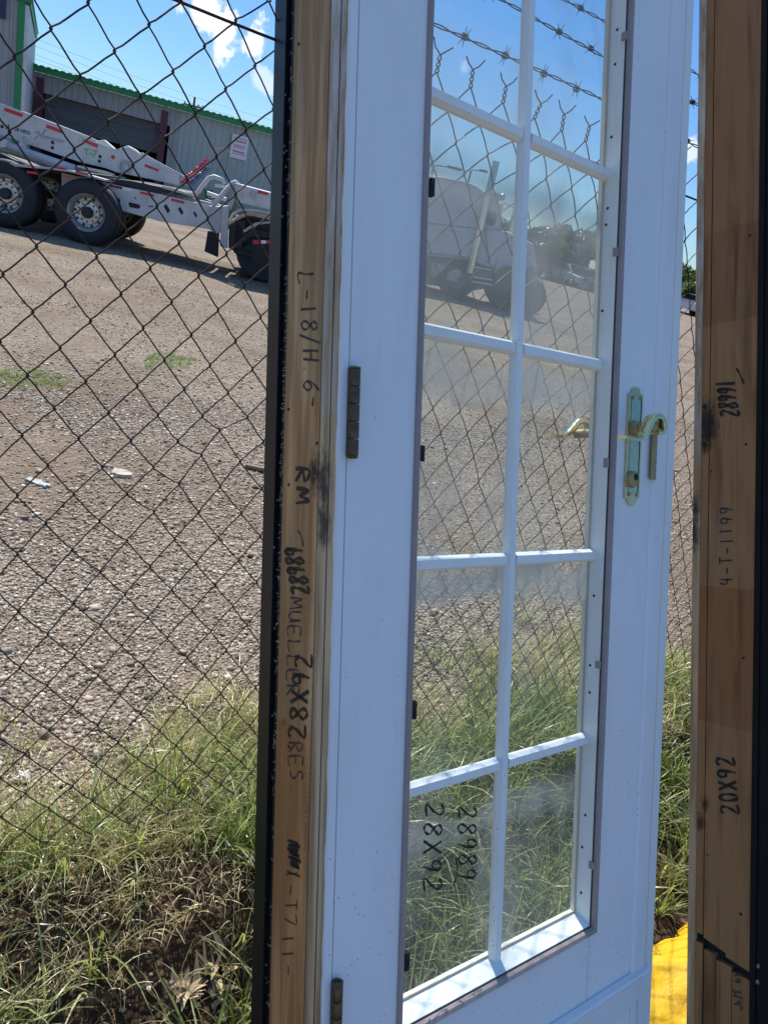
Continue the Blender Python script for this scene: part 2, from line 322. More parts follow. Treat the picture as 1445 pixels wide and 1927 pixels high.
# loose stones near the fence
ico_v = []; t_ = (1+5**.5)/2
for a, b in ((-1, t_), (1, t_), (-1, -t_), (1, -t_)): ico_v += [(a, b, 0)]
for a, b in ((-1, t_), (1, t_), (-1, -t_), (1, -t_)): ico_v += [(0, a, b)]
for a, b in ((t_, -1), (t_, 1), (-t_, -1), (-t_, 1)): ico_v += [(a, 0, b)]
ico_v = np.array(ico_v)/np.linalg.norm(ico_v[0])
ico_f = np.array([(0, 11, 5), (0, 5, 1), (0, 1, 7), (0, 7, 10), (0, 10, 11), (1, 5, 9), (5, 11, 4), (11, 10, 2), (10, 7, 6), (7, 1, 8), (3, 9, 4), (3, 4, 2), (3, 2, 6), (3, 6, 8), (3, 8, 9), (4, 9, 5), (2, 4, 11), (6, 2, 10), (8, 6, 7), (9, 8, 1)])
def scatter(n, sampler, smin, smax, flat=.6, pw=2.2):
    P = sampler(n); k_ = np.sin(P[:, 0]*1.9+P[:, 1]*.8)+np.sin(P[:, 0]*.7-P[:, 1]*2.3+1.4)+.6*np.sin(P[:, 0]*5.1+P[:, 1]*4.3); P = P[(k_ > -.75) | (rng.random(n if len(P) == n else len(P)) < .3)]; n = len(P); s = smin+(smax-smin)*rng.random(n)**pw
    base = ico_v[None]*(1+.22*rng.standard_normal((n, 12, 1)).clip(-1.4, 1.4))
    sc = np.stack([s*rng.uniform(.8, 1.3, n), s*rng.uniform(.7, 1.05, n), s*flat*rng.uniform(.6, 1.1, n)], 1)
    q = base*sc[:, None]; a = rng.uniform(0, 6.28, n); tl = rng.normal(0, .25, n)
    ca, sa, ct, st = np.cos(a)[:, None], np.sin(a)[:, None], np.cos(tl)[:, None], np.sin(tl)[:, None]
    x, y, z = q[..., 0], q[..., 1], q[..., 2]; y, z = y*ct-z*st, y*st+z*ct; x, y = x*ca-y*sa, x*sa+y*ca
    vv = np.stack([x+P[:, 0:1], y+P[:, 1:2], z+P[:, 2:3]+(s*flat*.25)[:, None]], 2).reshape(-1, 3)
    ff = (ico_f[None]+12*np.arange(n)[:, None, None]).reshape(-1, 3); return vv, ff
def wedge(n, d0, d1, pw=1.0):     # world points spread over what lies in view
    px = rng.uniform(-80, 1380, n*2); P = []
    d = d0+(d1-d0)*rng.random(n*2)**pw
    rx = np.array([pray(x, 1000) for x in px]); h = rx[:, :2]/np.linalg.norm(rx[:, :2], axis=1)[:, None]
    # distance d measured square to the fence
    k = d/np.maximum(.15, -(h @ NF[:2])); q = h*k[:, None]
    ok = (np.linalg.norm(q, axis=1) < 26); q = q[ok][:n]
    return np.column_stack([q, gz(q[:, 0], q[:, 1])])
m = Mat('gravel_stone'); r_ = m.island(); c = m.ramp(r_, [(0, (.035, .03, .028)), (.25, (.17, .145, .13)), (.5, (.33, .31, .285)), (.7, (.38, .30, .245)), (.9, (.46, .42, .37)), (.97, (.58, .54, .48)), (1, (.74, .70, .64))])
c = m.mix(m.rng(m.noise(m.coord(), 90, 4, .6), .3, .8, 0, .3), c, (.20, .165, .135)); c = m.mix(1.0, c, (.98, .92, .81), 'MULTIPLY'); m.set(Base_Color=c, Roughness=.85, Specular_IOR_Level=.3); STONE = m.m
a_ = scatter(46000, lambda n: wedge(n, 1.25, 2.5), .0025, .0085, .6, 2.6); b_ = scatter(38000, lambda n: wedge(n, 2.3, 4.8, 1.2), .004, .0105, .6, 2.2); e_ = scatter(42000, lambda n: wedge(n, 4.0, 14, 1.5), .005, .013, .5, 2.2); c_ = scatter(900, lambda n: wedge(n, 1.3, 5.5), .010, .020)
d_ = scatter(1500, lambda n: wedge(n, .55, 1.3), .002, .007)
vv, ff, off = [], [], 0
for q in (a_, b_, c_, d_, e_): vv.append(q[0]); ff.append(q[1]+off); off += len(q[0])
tag(npmesh('gravel', np.concatenate(vv), np.concatenate(ff), STONE), 'loose grey, tan and white gravel stones beyond the fence', 'gravel', kind='stuff')
# ------------------------------------------------------------------ grass
def leafmat(name, stops, tr=.45):
    m = Mat(name); r_ = m.island(); c = m.ramp(r_, stops); m.set(Base_Color=c, Roughness=.34, Specular_IOR_Level=.55)
    t = m.n.new('ShaderNodeBsdfTranslucent'); m.l.new(m.mix(1.0, c, (1.5, 1.6, .9), 'MULTIPLY'), t.inputs[0])
    mx = m.n.new('ShaderNodeMixShader'); mx.inputs[0].default_value = tr; m.l.new(m.b.outputs[0], mx.inputs[1]); m.l.new(t.outputs[0], mx.inputs[2]); m.l.new(mx.outputs[0], m.out.inputs[0]); return m.m
GRASSM = leafmat('grass_blade', [(0, (.07, .10, .03)), (.25, (.14, .185, .055)), (.5, (.22, .265, .09)), (.75, (.34, .36, .15)), (1, (.52, .50, .28))])
def blades(P, L, Wd, bend, az, seg=5, lean0=.25):
    n = len(P); vs = np.zeros((n, seg+1, 2, 3)); ang = np.abs(rng.normal(lean0, .22, n)); ca, sa = np.cos(az), np.sin(az)
    pos = P.copy(); side = np.stack([-sa, ca, np.zeros(n)], 1)
    tw = rng.normal(0, .6, n); side = side*np.cos(tw)[:, None]+np.array([0, 0, 1.])*np.sin(tw)[:, None]*.6
    for k in range(seg+1):
        w = Wd*(1-(k/seg)**1.7)*.5+.0002
        vs[:, k, 0] = pos-side*w[:, None]; vs[:, k, 1] = pos+side*w[:, None]
        a = ang+bend*((k+.5)/seg)**1.3; st = L/seg
        pos = pos+np.stack([np.sin(a)*ca*st, np.sin(a)*sa*st, np.cos(a)*st], 1)
    vs[..., 2] = np.maximum(vs[..., 2], gz(vs[..., 0], vs[..., 1])+.002)
    idb = np.arange(n)[:, None]*(seg+1)*2; k = np.arange(seg)[None]*2
    f = np.stack([idb+k, idb+k+1, idb+k+3, idb+k+2], 2).reshape(-1, 4); return vs.reshape(-1, 3), f
def fpt(s, d): return UF[None, :2]*s[:, None]-NF[None, :2]*d[:, None]
gv_, gf_, off = [], [], 0
def tuftset(nt, dfun, nb, L0, L1, sr=(-1.1, 3.0), w=.0042, keep=None, bendm=.9):
    global off
    s = rng.uniform(sr[0], sr[1], nt); d = dfun(nt); c = fpt(s, d)
    if keep is not None: k = keep(s, d); c = c[k]; s = s[k]
    nt = len(c); nbv = rng.integers(nb//2, nb*2, nt); ii = np.repeat(np.arange(nt), nbv); n = len(ii)
    sz = rng.uniform(.6, 1.25, nt)[ii]
    P = c[ii]+rng.normal(0, .016, (n, 2)); P = np.column_stack([P, gz(P[:, 0], P[:, 1])])
    L = rng.uniform(L0, L1, n)*sz; az = rng.uniform(0, 6.28, n)
    v_, f_ = blades(P, L, w*rng.uniform(.6, 1.3, n), np.abs(rng.normal(bendm, .5, n)), az)
    gv_.append(v_); gf_.append(f_+off); off += len(v_)
def bare(s, d):       # a bare earthy hollow in the grass
    h = ground(70, 1500); hs, hd = float(h[:2] @ UF[:2]), float(fdist(h[0], h[1])); return ((s-hs)/.13)**2+((d-hd)/.11)**2 < 1
def clump(s, d): return ~bare(s, d) & ((np.sin(s*7.3+1)+np.sin(s*3.1+d*9)+rng.normal(0, .8, len(s))) > -.55)
tuftset(340, lambda n: rng.normal(1.24, .10, n).clip(.98, 1.55), 17, .10, .27, keep=clump, w=.0048, bendm=1.15)
tuftset(170, lambda n: rng.normal(1.02, .08, n).clip(.86, 1.2), 14, .12, .30, keep=clump, w=.0058, bendm=1.3)
tuftset(240, lambda n: rng.normal(1.52, .12, n).clip(1.25, 1.9), 9, .05, .15, w=.003, keep=clump)
tuftset(30, lambda n: rng.uniform(.78, .95, n), 10, .12, .26, w=.0055, bendm=1.3)
tuftset(330, lambda n: rng.uniform(.60, 1.3, n), 15, .10, .26, sr=(.75, 2.3), w=.0055, bendm=1.2)
tag(npmesh('grass', np.concatenate(gv_), np.concatenate(gf_), GRASSM, smooth=True), 'long fresh green grass blades in clumps along the fence foot', 'grass', kind='stuff')
STRAWM = leafmat('straw_blade', [(0, (.18, .14, .07)), (.35, (.36, .30, .16)), (.7, (.52, .45, .26)), (1, (.72, .64, .43))], .4)
gv_, gf_, off = [], [], 0
def clump2(s, d): return ~bare(s, d) & ((np.sin(s*5.1+2.2)+np.sin(s*11+d*7)+rng.normal(0, .8, len(s))) > -.1)
tuftset(950, lambda n: rng.normal(1.38, .15, n).clip(1.08, 1.9), 16, .05, .21, keep=clump2, w=.0026, bendm=1.5)
tuftset(60, lambda n: rng.uniform(.85, 1.1, n), 9, .05, .16, w=.0024, bendm=1.5)
n = 20000; s = rng.uniform(-1.1, 3, n); d = rng.normal(1.27, .16, n).clip(1.02, 1.85); P = fpt(s, d); P = np.column_stack([P, gz(P[:, 0], P[:, 1])+rng.uniform(.001, .03, n)])
v_, f_ = blades(P, rng.uniform(.02, .075, n), np.full(n, .0016), rng.normal(1.4, 1.2, n), rng.uniform(0, 6.28, n), 5, .9); gv_.append(v_); gf_.append(f_+off); off += len(v_)
n = 120; s = rng.uniform(-1.0, 2.2, n); d = rng.normal(1.25, .15, n); P0 = fpt(s, d); P0 = np.column_stack([P0, gz(P0[:, 0], P0[:, 1])]); az = rng.uniform(0, 6.28, n); Ls = rng.uniform(.16, .30, n)
sd_ = rng.bit_generator.state; v_, f_ = blades(P0, Ls, np.full(n, .0016), rng.uniform(.2, .8, n), az, 6, .15); gv_.append(v_); gf_.append(f_+off); off += len(v_)
tips = v_.reshape(n, 7, 2, 3)[:, 3:, 0]; tt = np.repeat(tips.reshape(-1, 3), 6, 0); tt = tt+rng.normal(0, .003, tt.shape)           # seed heads
L_ = len(tt); v_, f_ = blades(tt, rng.uniform(.006, .014, L_), np.full(L_, .0022), rng.uniform(0, .6, L_), rng.uniform(0, 6.28, L_), 2, .6); gv_.append(v_); gf_.append(f_+off); off += len(v_)
tag(npmesh('dry_grass', np.concatenate(gv_), np.concatenate(gf_), STRAWM, smooth=True), 'dead straw coloured grass and thatch tangled among the green blades', 'dry grass', kind='stuff')
for (px, py, rx, ry, lb) in ((318, 688, .17, .13, 'small green weed patch on the gravel below the trailer end'), (64, 716, .20, .09, 'small green weed patch on the gravel nearer the wheels of the trailer')):
    c = ground(px, py); n = 900; a = rng.uniform(0, 6.28, n); r_ = np.sqrt(rng.random(n)); P = np.column_stack([c[0]+rx*r_*np.cos(a), c[1]+ry*2.6*r_*np.sin(a)*(1+.3*np.sin(a*3)), np.full(n, gz(c[0], c[1]))])
    v_, f_ = blades(P, rng.uniform(.012, .032, n), np.full(n, .004), rng.normal(.5, .3, n), rng.uniform(0, 6.28, n), 3)
    m_ = bpy.data.materials.get('weed') or leafmat('weed', [(0, (.07, .15, .02)), (1, (.17, .24, .06))])
    tag(npmesh('weed_patch', v_, f_, m_), lb, 'weeds', kind='stuff')
# ------------------------------------------------------------------ chain link fence
KF = 1.155; FD = .9685*KF
FP0 = -NF*FD                    # foot of the camera's perpendicular on the fence
NODES = {}
def addn(sc, ox, oy, L):
    for (x, y, i, j) in L: NODES[(i, j)] = (ox+x/sc, oy+y/sc)
addn(2.779, 0, 0, [(268,150,0,0),(420,400,1,0),(462,15,0,1),(600,268,1,1),(780,130,1,2),(948,5,1,3),(735,505,2,1),(905,375,2,2),(1070,243,2,3),(1233,108,2,4),(78,298,0,-1),(238,545,1,-1),(565,640,2,0),(860,725,3,1),(1022,600,3,2),(1180,468,3,3),(1333,345,3,4),(1405,5,2,5),(52,690,1,-2),(1430,570,4,4)])
addn(2.779, 0, 230, [(1285,45,4,3),(390,145,2,-1),(697,225,3,0),(980,305,4,1),(1133,180,4,2),(213,290,2,-2),(537,362,3,-1),(822,440,4,0),(1087,505,5,1),(1233,378,5,2),(1380,248,5,3),(32,440,2,-3),(367,500,3,-2),(667,575,4,-1),(937,632,5,0),(1185,690,6,1),(1325,562,6,2),(193,650,3,-3),(507,705,4,-2),(787,765,5,-1),(1040,805,6,0)])
addn(2.752, 0, 500, [(1265,108,7,1),(340,100,4,-3),(18,45,3,-4),(172,240,4,-4),(628,148,5,-2),(470,288,5,-3),(313,427,5,-4),(145,568,5,-5),(890,190,6,-1),(743,325,6,-2),(597,462,6,-3),(445,600,6,-4),(284,740,6,-5),(117,880,6,-6),(1130,232,7,0),(992,360,7,-1),(853,490,7,-2),(712,625,7,-3),(565,762,7,-4),(410,897,7,-5),(250,1035,7,-6),(93,1190,7,-7),(1350,268,8,1),(1220,392,8,0),(1089,518,8,-1),(955,640,8,-2),(820,776,8,-3),(680,907,8,-4),(533,1045,8,-5),(385,1185,8,-6),(240,1335,8,-7),(93,1495,8,-8),(1308,538,9,0),(1182,660,9,-1),(1050,780,9,-2),(922,912,9,-3),(797,1045,9,-4),(660,1182,9,-5),(518,1323,9,-6),(377,1472,9,-7),(240,1628,9,-8),(98,1790,9,-9),(1283,785,10,-1),(1140,852,10,-2),(1045,980,10,-3),(930,1130,10,-4),(800,1275,10,-5),(660,1425,10,-6),(523,1585,10,-7),(385,1748,10,-8),(250,1908,10,-9),(1363,915,11,-1),(1245,1015,11,-2),(1142,1145,11,-3),(1030,1280,11,-4),(907,1418,11,-5),(780,1560,11,-6),(650,1703,11,-7),(523,1862,11,-8),(1357,1157,12,-2),(1252,1283,12,-3),(1135,1410,12,-4),(1017,1543,12,-5),(893,1680,12,-6),(770,1822,12,-7),(1350,1402,13,-3),(1237,1528,13,-4),(1117,1655,13,-5),(997,1788,13,-6),(1330,1640,14,-4),(1208,1765,14,-5),(1095,1893,14,-6),(1280,1862,15,-5)])
addn(2.65, 0, 1200, [(610,40,12,-8),(718,140,13,-8),(375,90,11,-9),(492,187,12,-9),(820,237,14,-8),(367,345,12,-10),(490,437,13,-10),(705,378,14,-9),(240,237,11,-10),(102,150,10,-10),(800,465,15,-9),(915,322,15,-8),(1025,187,15,-7),(592,520,14,-10),(690,605,15,-10),(882,538,16,-9),(970,625,17,-9),(1130,62,15,-6),(1208,160,16,-6),(1185,375,17,-7)])
mk, mp_ = [], []
for (i, j), (x, y) in NODES.items():
    q = plane_pt(x, y, FP0, NF); mk.append((i, j)); mp_.append(((q-FP0) @ UF, q[2]))
mk = np.array(mk, float); mp_ = np.array(mp_)
A_ = np.column_stack([np.ones(len(mk)), mk]); coef = np.linalg.lstsq(A_, mp_, rcond=None)[0]; resid = mp_-A_ @ coef
print('fence lattice', coef, 'rms', np.sqrt((resid**2).mean()))
GLN = []
def addg(sc, ox, oy, L):
    for (x, y, i, j) in L: GLN.append((ox+x/sc, oy+y/sc, i, j))
addg(2.173, 780, 0, [(135,455,0,0),(265,510,1,1),(400,575,2,2),(525,625,3,3),(620,665,4,4),(715,705,5,5),(168,585,1,0),(297,635,2,1),(425,697,3,2),(537,730,4,3),(640,768,5,4),(738,800,6,5),(202,713,2,0),(318,762,3,1),(555,840,5,3),(655,880,6,4),(743,912,7,5),(233,838,3,0),(345,875,4,1),(575,940,6,3),(668,968,7,4),(110,795,2,-1),(148,917,3,-1),(268,958,4,0),(378,985,5,1),(185,1033,4,-1),(490,1020,6,2)])
addg(2.173, 780, 400, [(220,285,5,-1),(278,478,7,-1),(303,190,5,0),(350,390,7,0),(378,495,8,0),(475,510,9,1),(575,530,10,2),(663,550,11,3),(170,455,6,-2),(535,350,8,2),(555,440,9,2),(627,372,9,3),(645,460,10,3),(715,395,10,4),(700,300,9,4),(608,290,8,3),(590,200,7,3),(200,555,7,-2),(305,575,8,-1),(403,590,9,0),(505,605,10,1),(595,625,11,2),(680,640,12,3),(260,735,9,-2),(365,745,10,-1),(465,755,11,0),(550,765,12,1),(638,775,13,2),(155,715,8,-3),(290,825,10,-2),(390,830,11,-1)])
_q = plane_pt(444, 39, FP0, NF); _s0 = float((_q-FP0) @ UF); _t = [float((plane_pt(780+x/2.173, y/2.173, FP0, NF)-FP0) @ UF) for x, y in ((135, 455), (715, 705))]
ds_ = float(coef[1, 0]+coef[2, 0]); ns_ = round((_t[0]-_s0)/ds_); print('steps to glass nodes', (_t[0]-_s0)/ds_, 'left pitch', ds_, 'glass pitch', (_t[1]-_t[0])/5)
mk2, mp2 = [], []
for (x, y, i, j) in GLN: q = plane_pt(x, y, FP0, NF); mk2.append((i+2+ns_, j+4+ns_)); mp2.append(((q-FP0) @ UF, q[2]))
mk = np.vstack([mk, mk2]); mp_ = np.vstack([mp_, mp2])
ext = []                         # beyond the measured nodes the mesh runs on at the pitch of the door side
g2 = np.linalg.lstsq(np.column_stack([np.ones(len(mk2)), np.array(mk2, float)]), np.array(mp2), rcond=None)[0]; g2[1] = (g2[1]+coef[1])/2; 
g2[1, 1], g2[2, 1] = -(.5*(coef[2, 1]-coef[1, 1])), .5*(coef[2, 1]-coef[1, 1]); print('g2', g2)
_m2 = np.array(mk2, float).mean(0); _p2 = np.array(mp2).mean(0); gl = lambda i, j: _p2+np.array([i-_m2[0], j-_m2[1]]) @ g2[1:]
for r in range(-3, 22, 3):
    for c in range(int(_m2.sum())+8, 66, 6): ext.append(((c+r)/2, (c-r)/2))
for r in range(14, 24, 3):
    for c in range(int(_m2.sum())-6, int(_m2.sum())+9, 4): ext.append(((c+r)/2, (c-r)/2))
mk = np.vstack([mk, ext]); mp_ = np.vstack([mp_, [gl(*e) for e in ext]])
A_ = np.column_stack([np.ones(len(mk)), mk]); coef = np.linalg.lstsq(A_, mp_, rcond=None)[0]; resid = mp_-A_ @ coef
def node(i, j):
    base = np.array([1, i, j]) @ coef
    d2 = ((mk-np.array([i, j]))**2).sum(1); k = d2.argmin()
    if d2[k] == 0: return mp_[k]
    w = 1/(d2+.15)**2.2; return base+(w[:, None]*resid).sum(0)/w.sum()
HT = 1.45+.168*KF
def f3(s, h, n=0): return FP0+UF*s+np.array([0, 0, h])+NF*n
def build_fence():
    root = empty('chain_link_fence', loc=(0, 0, 0)); tag(root, 'dark rusty chain link fence with barbed wire on top', 'fence')
    fb = MB(); R = .00122; e = .0019
    for c in range(-24, 66):          # wire c runs down, hooking nodes with i+j = c on its left and c+1 on its right
        pts = []
        tops = []
        for r in range(-3, 30):       # row i-j
            side = -1 if (c-r) % 2 == 0 else 1
            i2 = (c if side < 0 else c+1)+r
            i = i2//2; j = (c if side < 0 else c+1)-i
            if (i-j) != r: continue
            p = node(i, j)
            if p[1] < .04: break
            pts.append((p, side, r))
        path = []
        for k, (p, sd, r) in enumerate(pts):
            q = [p[0]-sd*-e*.55, p[1]]
            if r > -3 or k > 0:
                path.append(f3(p[0]+sd*e*.1, p[1]+e*1.0, .0012*sd)); path.append(f3(p[0]+sd*e*.75, p[1], 0)); path.append(f3(p[0]+sd*e*.1, p[1]-e*1.0, -.0012*sd))
            else: path.append(f3(p[0], p[1], 0))
            if k+1 < len(pts):
                p2 = pts[k+1][0]
                for t in (.25, .5, .75):
                    bow = math.sin(math.pi*t); sg = -sd
                    path.append(f3(p[0]+(p2[0]-p[0])*t, p[1]+(p2[1]-p[1])*t-(.0006 if p[0] < -.3 else .0016)*bow, sg*(.0008 if p[0] < -.3 else .0045)*bow))
        if len(path) > 2: fb.tube(path, R, 6)
    # twisted tips
    for c in range(-24, 66):
        r = -3
        if (c+r) % 2: continue
        p = node((c+r)//2, c-(c+r)//2)
        if p[1] > HT+.2: continue
        lean = random.uniform(-.006, .006)
        for ph in (0, math.pi):
            pts = [f3(p[0]+.0028*math.cos(ph+t*9)+lean*t, p[1]+t*.026, .0028*math.sin(ph+t*9)) for t in np.linspace(0, 1, 14)]
            sg = 1 if ph else -1; pts += [f3(p[0]+lean+sg*.010, p[1]+.033, sg*.003), f3(p[0]+lean+sg*(.014+random.random()*.004), p[1]+.043+random.uniform(-.004, .004), sg*.006)]
            fb.tube(pts, R, 6)
    fb.build('wire_mesh', WIRE, root, smooth=True)
    tb = MB(); ss = np.linspace(-1.6, 3.2, 90)
    tb.tube([f3(s, HT+.002*math.sin(s*9), .004) for s in ss], .0021, 6)
    tb.build('tension_wire', WIRE, root, smooth=True)
    for (pa, pb, hh) in (((821, 44), (1134, 184), 0), ((939, 0), (1137, 120), 1), ((1097, 18), (1139, 46), 2)):
        # strands sit on an arm tilted outwards at 45 degrees
        dd = pray(*pa); best = None
        for t in np.linspace(.8, 3, 4000):
            q = CAM+dd*t; d = fdist(q[0], q[1])-FD; g = abs((q[2]-HT-.02)-d)
            if d > 0 and (best is None or g < best[0]): best = (g, d, q[2])
        d, h = best[1], best[2]; w = MB()
        r2 = .00125; pth = [[], []]
        for s in np.linspace(-1.6, 3.4, 620):
            for q in (0, 1):
                a = s*62+q*math.pi; pth[q].append(f3(s, h+.003*math.sin(s*6+hh*2)+.0022*math.sin(a), -d+.0022*math.cos(a)))
        for q in (0, 1): w.tube(pth[q], r2, 5)
        s = -1.55+hh*.04
        while s < 3.3:
            c0 = f3(s, h, -d); w.tube([c0+UF*(.0045*math.sin(t)*.4+(t/18.8-.5)*.012)+np.array([0, 0, .0048*math.cos(t)])+NF*.0048*math.sin(t) for t in np.linspace(0, 18.8, 26)], .0011, 5)
            for k in range(2):
                a = random.uniform(.2, 1.2) if k else random.uniform(1.4, 2.6); dv = np.array([0, 0, 1.])*math.sin(a)+(UF*.5+NF*.85)*math.cos(a); dv = dv/np.linalg.norm(dv)
                w.tube([c0-dv*.017, c0-dv*.004, c0+dv*.004, c0+dv*.017], [.0004, .0011, .0011, .0004], 5)
            s += .10+random.uniform(-.008, .008)
        w.build('barbed_wire', WIREG, root, smooth=True)
    for sp in (-2.2, 3.9):
        p = MB(); q0 = f3(sp, -.1, -.03); p.tube([q0, f3(sp, HT-.02, -.03), f3(sp, HT+.30, -.34)], .024, 14); p.build('fence_post', WIREG, root, smooth=True)
build_fence()
# ------------------------------------------------------------------ the leaning door
O1 = CAM+pray(655, 780)*.93
MD = frame(O1, U, -N, V)          # local: x across, y away, z up the door
def dpt(x, y, n=0.0):             # pixel -> local (u, v) on the plane n in front of the door face
    q = plane_pt(x, y, O1+N*n, N)-O1; return float(q @ U), float(q @ V)
def spt(x, y, u=-.013):           # pixel -> local (depth y, v) on the side plane at u
    q = plane_pt(x, y, O1+U*u, U)-O1; return float(-(q @ N)), float(q @ V)
door = empty('prehung_door', M=MD)
tag(door, 'white glazed door with brass lever in its bare wood frame, leaning against the fence', 'door')
VB, VT = -1.235-.175/.924, 1.10
def board(mat, x0, x1, y0, y1, z0, z1, name, bev=.001, parent=door): return MB().box(x0, x1, y0, y1, z0, z1).build(name, mat, parent, bevel=bev)
# frame (jamb) : wood seen edge on, painted front edge
jm = MB(); jm.box(-.013, -.0035, .046, .135, VB, VT); jamb = jm.build('door_frame', WOODA, door, bevel=.0008)
MB().box(-.0125, -.0035, .0015, .0445, VB, VT).build('frame_edge_board', WOODG, jamb, bevel=.001)
MB().box(-.0115, -.004, .0445, .046, VB, VT).build('frame_seam', GROOVE, jamb)
q_ = MB(); q_.box(-.0134, -.0120, .0200, .0207, VB, VT); q_.build('frame_groove', GROOVE, jamb)
w_ = MB(); zz = np.linspace(VB, VT, 160); rough = [.0022+.0016*abs(math.sin(z*31)+.6*math.sin(z*77+1)) for z in zz]
vs = []; 
for z, r_ in zip(zz, rough): vs += [(-.0142, 0.0, z), (-.0142, r_, z), (-.0122, r_, z), (-.0022, .001, z), (-.0022, -.0015, z), (-.0132, -.0015, z)]
w_.add(vs, [(i*6+k, i*6+(k+1) % 6, (i+1)*6+(k+1) % 6, (i+1)*6+k) for i in range(159) for k in range(6)]); w_.build('painted_frame_edge', WHITE, jamb)
cl = MB(); cl.box(-.0105, -.0035, .135, .148, VB, VT); cl.build('cladding_channel', BLACKF, jamb)
cl = MB(); cl.box(-.017, -.0035, .150, .182, VB, VT); cl.box(-.0175, .72, .182, .1835, VT-.04, VT); k1 = cl.build('black_cladding', BLACK, jamb, bevel=.002)
cl = MB(); cl.box(-.0135, -.0035, .1355, .139, VB, VT); cl.build('cladding_lip', BLACK, jamb, bevel=.0008)
# right side of the frame
board(WHITE2, .7165, .7425, .001, .135, VB, VT, 'painted_frame_edge', .0012, jamb)
board(WOODA, .7125, .7162, -.0005, .10, VB, VT, 'wood_seam', .0004, jamb)
board(BLACK, .7425, .7465, .118, .18, VB, VT, 'black_cladding', .001, jamb)
board(WOODA, -.003, .71, .05, .135, VT-.03, VT, 'frame_head', .001, jamb); board(WOODA, -.003, .7125, .05, .135, VB, VB+.03, 'frame_sill', .001, jamb)
# leaf
GL, GR, GT, GB = .110, .5555, .92, -.855
lf = MB()
lf.box(0, GL, 0, .044, VB+.035, VT-.035); lf.box(GR, .6635, 0, .044, VB+.035, VT-.035)
lf.box(GL, GR, 0, .044, VB+.035, GB); lf.box(GL, GR, 0, .044, GT, VT-.035)
leaf = lf.build('door_leaf', WHITE, door)
st = MB(); st.prism([(.6645, .044), (.6645, .0005), (.667, -.002), (.672, -.0045), (.708, -.0045), (.7118, -.001), (.7118, .044)], -.9735, VT-.035, 'z'); st.build('edge_strip', WHITE, leaf)
MB().box(.6635, .6645, .003, .04, VB+.04, VT-.04).build('strip_seam', GROOVE, leaf)
# gap line on hinge side
MB().box(-.0021, -.0001, .002, .03, VB+.04, VT-.04).build('hinge_gap', GROOVE, leaf)
# lower mouldings
lg = MB(); lg.prism([(-.001, -.986), (-.012, -.984), (-.0145, -.979), (-.012, -.9745), (-.001, -.972)], .02, .711, 'x'); lg.build('ledge_moulding', WHITE, leaf)
lb = MB(); lb.box(.0, .711, -.006, .0, -1.03, -.9865); lb.box(.69, .711, -.006, 0, VB+.04, -1.03); lb.box(.668, .676, -.0045, 0, VB+.04, -1.03); lb.box(0, .60, -.006, 0, VB+.04, -1.03); lb.build('lower_panel_frame', WHITE, leaf, bevel=.0008)
MB().box(.60, .69, -.0015, 0, VB+.04, -1.03).build('lower_panel', WHITE2, leaf)
MB().box(GR-.0175, GR-.0168, -.0003, .001, -.972, GB).build('rail_joint', plain('paint_crack', (.35, .36, .38), .7), leaf)
# glazing bead : taupe profile with a dark gasket inside
def ringframe(b, prof, x0, x1, z0, z1):   # prof: (offset inward, y)
    n = len(prof); c = []
    for (d, y) in prof: c.append([(x0+d, y, z0+d), (x1-d, y, z0+d), (x1-d, y, z1-d), (x0+d, y, z1-d)])
    vs = [p for r in c for p in r]; fs = [(i*4+k, i*4+(k+1) % 4, ((i+1) % n)*4+(k+1) % 4, ((i+1) % n)*4+k) for i in range(n) for k in range(4)]
    b.add(vs, fs)
b = MB(); ringframe(b, [(-.001, .004), (-.001, -.003), (.002, -.0055), (.0075, -.0035), (.0095, .001), (.0095, .006)], GL, GR, GB, GT); bead = b.build('glazing_bead', BROWN, leaf)
b = MB(); ringframe(b, [(.0094, .002), (.0094, .0065), (.0122, .0065), (.0122, .003)], GL, GR, GB, GT); b.build('gasket', plain('grey_gasket', (.05, .048, .05), .6), leaf)
IL, IR, IB, IT = GL+.0123, GR-.0123, GB+.0146, GT-.0146
b = MB(); yG = .034
b.box(IR, IR+.013, .0035, yG+.012, IB-.01, IT); b.box(IL-.013, IL, .0035, yG+.012, IB-.01, IT)
b.prism([(.0035, IB-.012), (.0035, IB-.002), (yG, IB+.008), (yG+.012, IB+.008), (yG+.012, IB-.012)], IL, IR, 'x'); b.box(IL, IR, .0035, yG+.012, IT, IT+.012)
b.build('glazing_stop', WHITE2, leaf, bevel=.0006)
b = MB(); ringframe(b, [(0, yG-.001), (.004, yG-.001), (.004, yG+.001), (0, yG+.001)], IL, IR, IB+.008, IT); b.build('spacer', plain('beige_spacer', (.50, .44, .33), .6), leaf)
b = MB()
for (x, y) in ((1161, 56), (1157, 121), (1150, 258), (1143, 392), (1140, 423), (1133, 585), (1117, 1121), (1110, 1252), (1109, 1303), (1101, 1534), (1095, 1594), (1093, 1680), (935, 1750), (845, 1860), (1036, 1744)):
    q = plane_pt(x, y, O1+U*IR, U)-O1
    if y in (1750, 1860, 1744): continue
    b.lathe([(0.0, IR-.0008), (.0022, IR-.0008), (.0024, IR+.001)], (0, float(-(q @ N)), float(q @ V)), 'x', 10)
b.build_each('nail_hole', GROOVE, leaf)
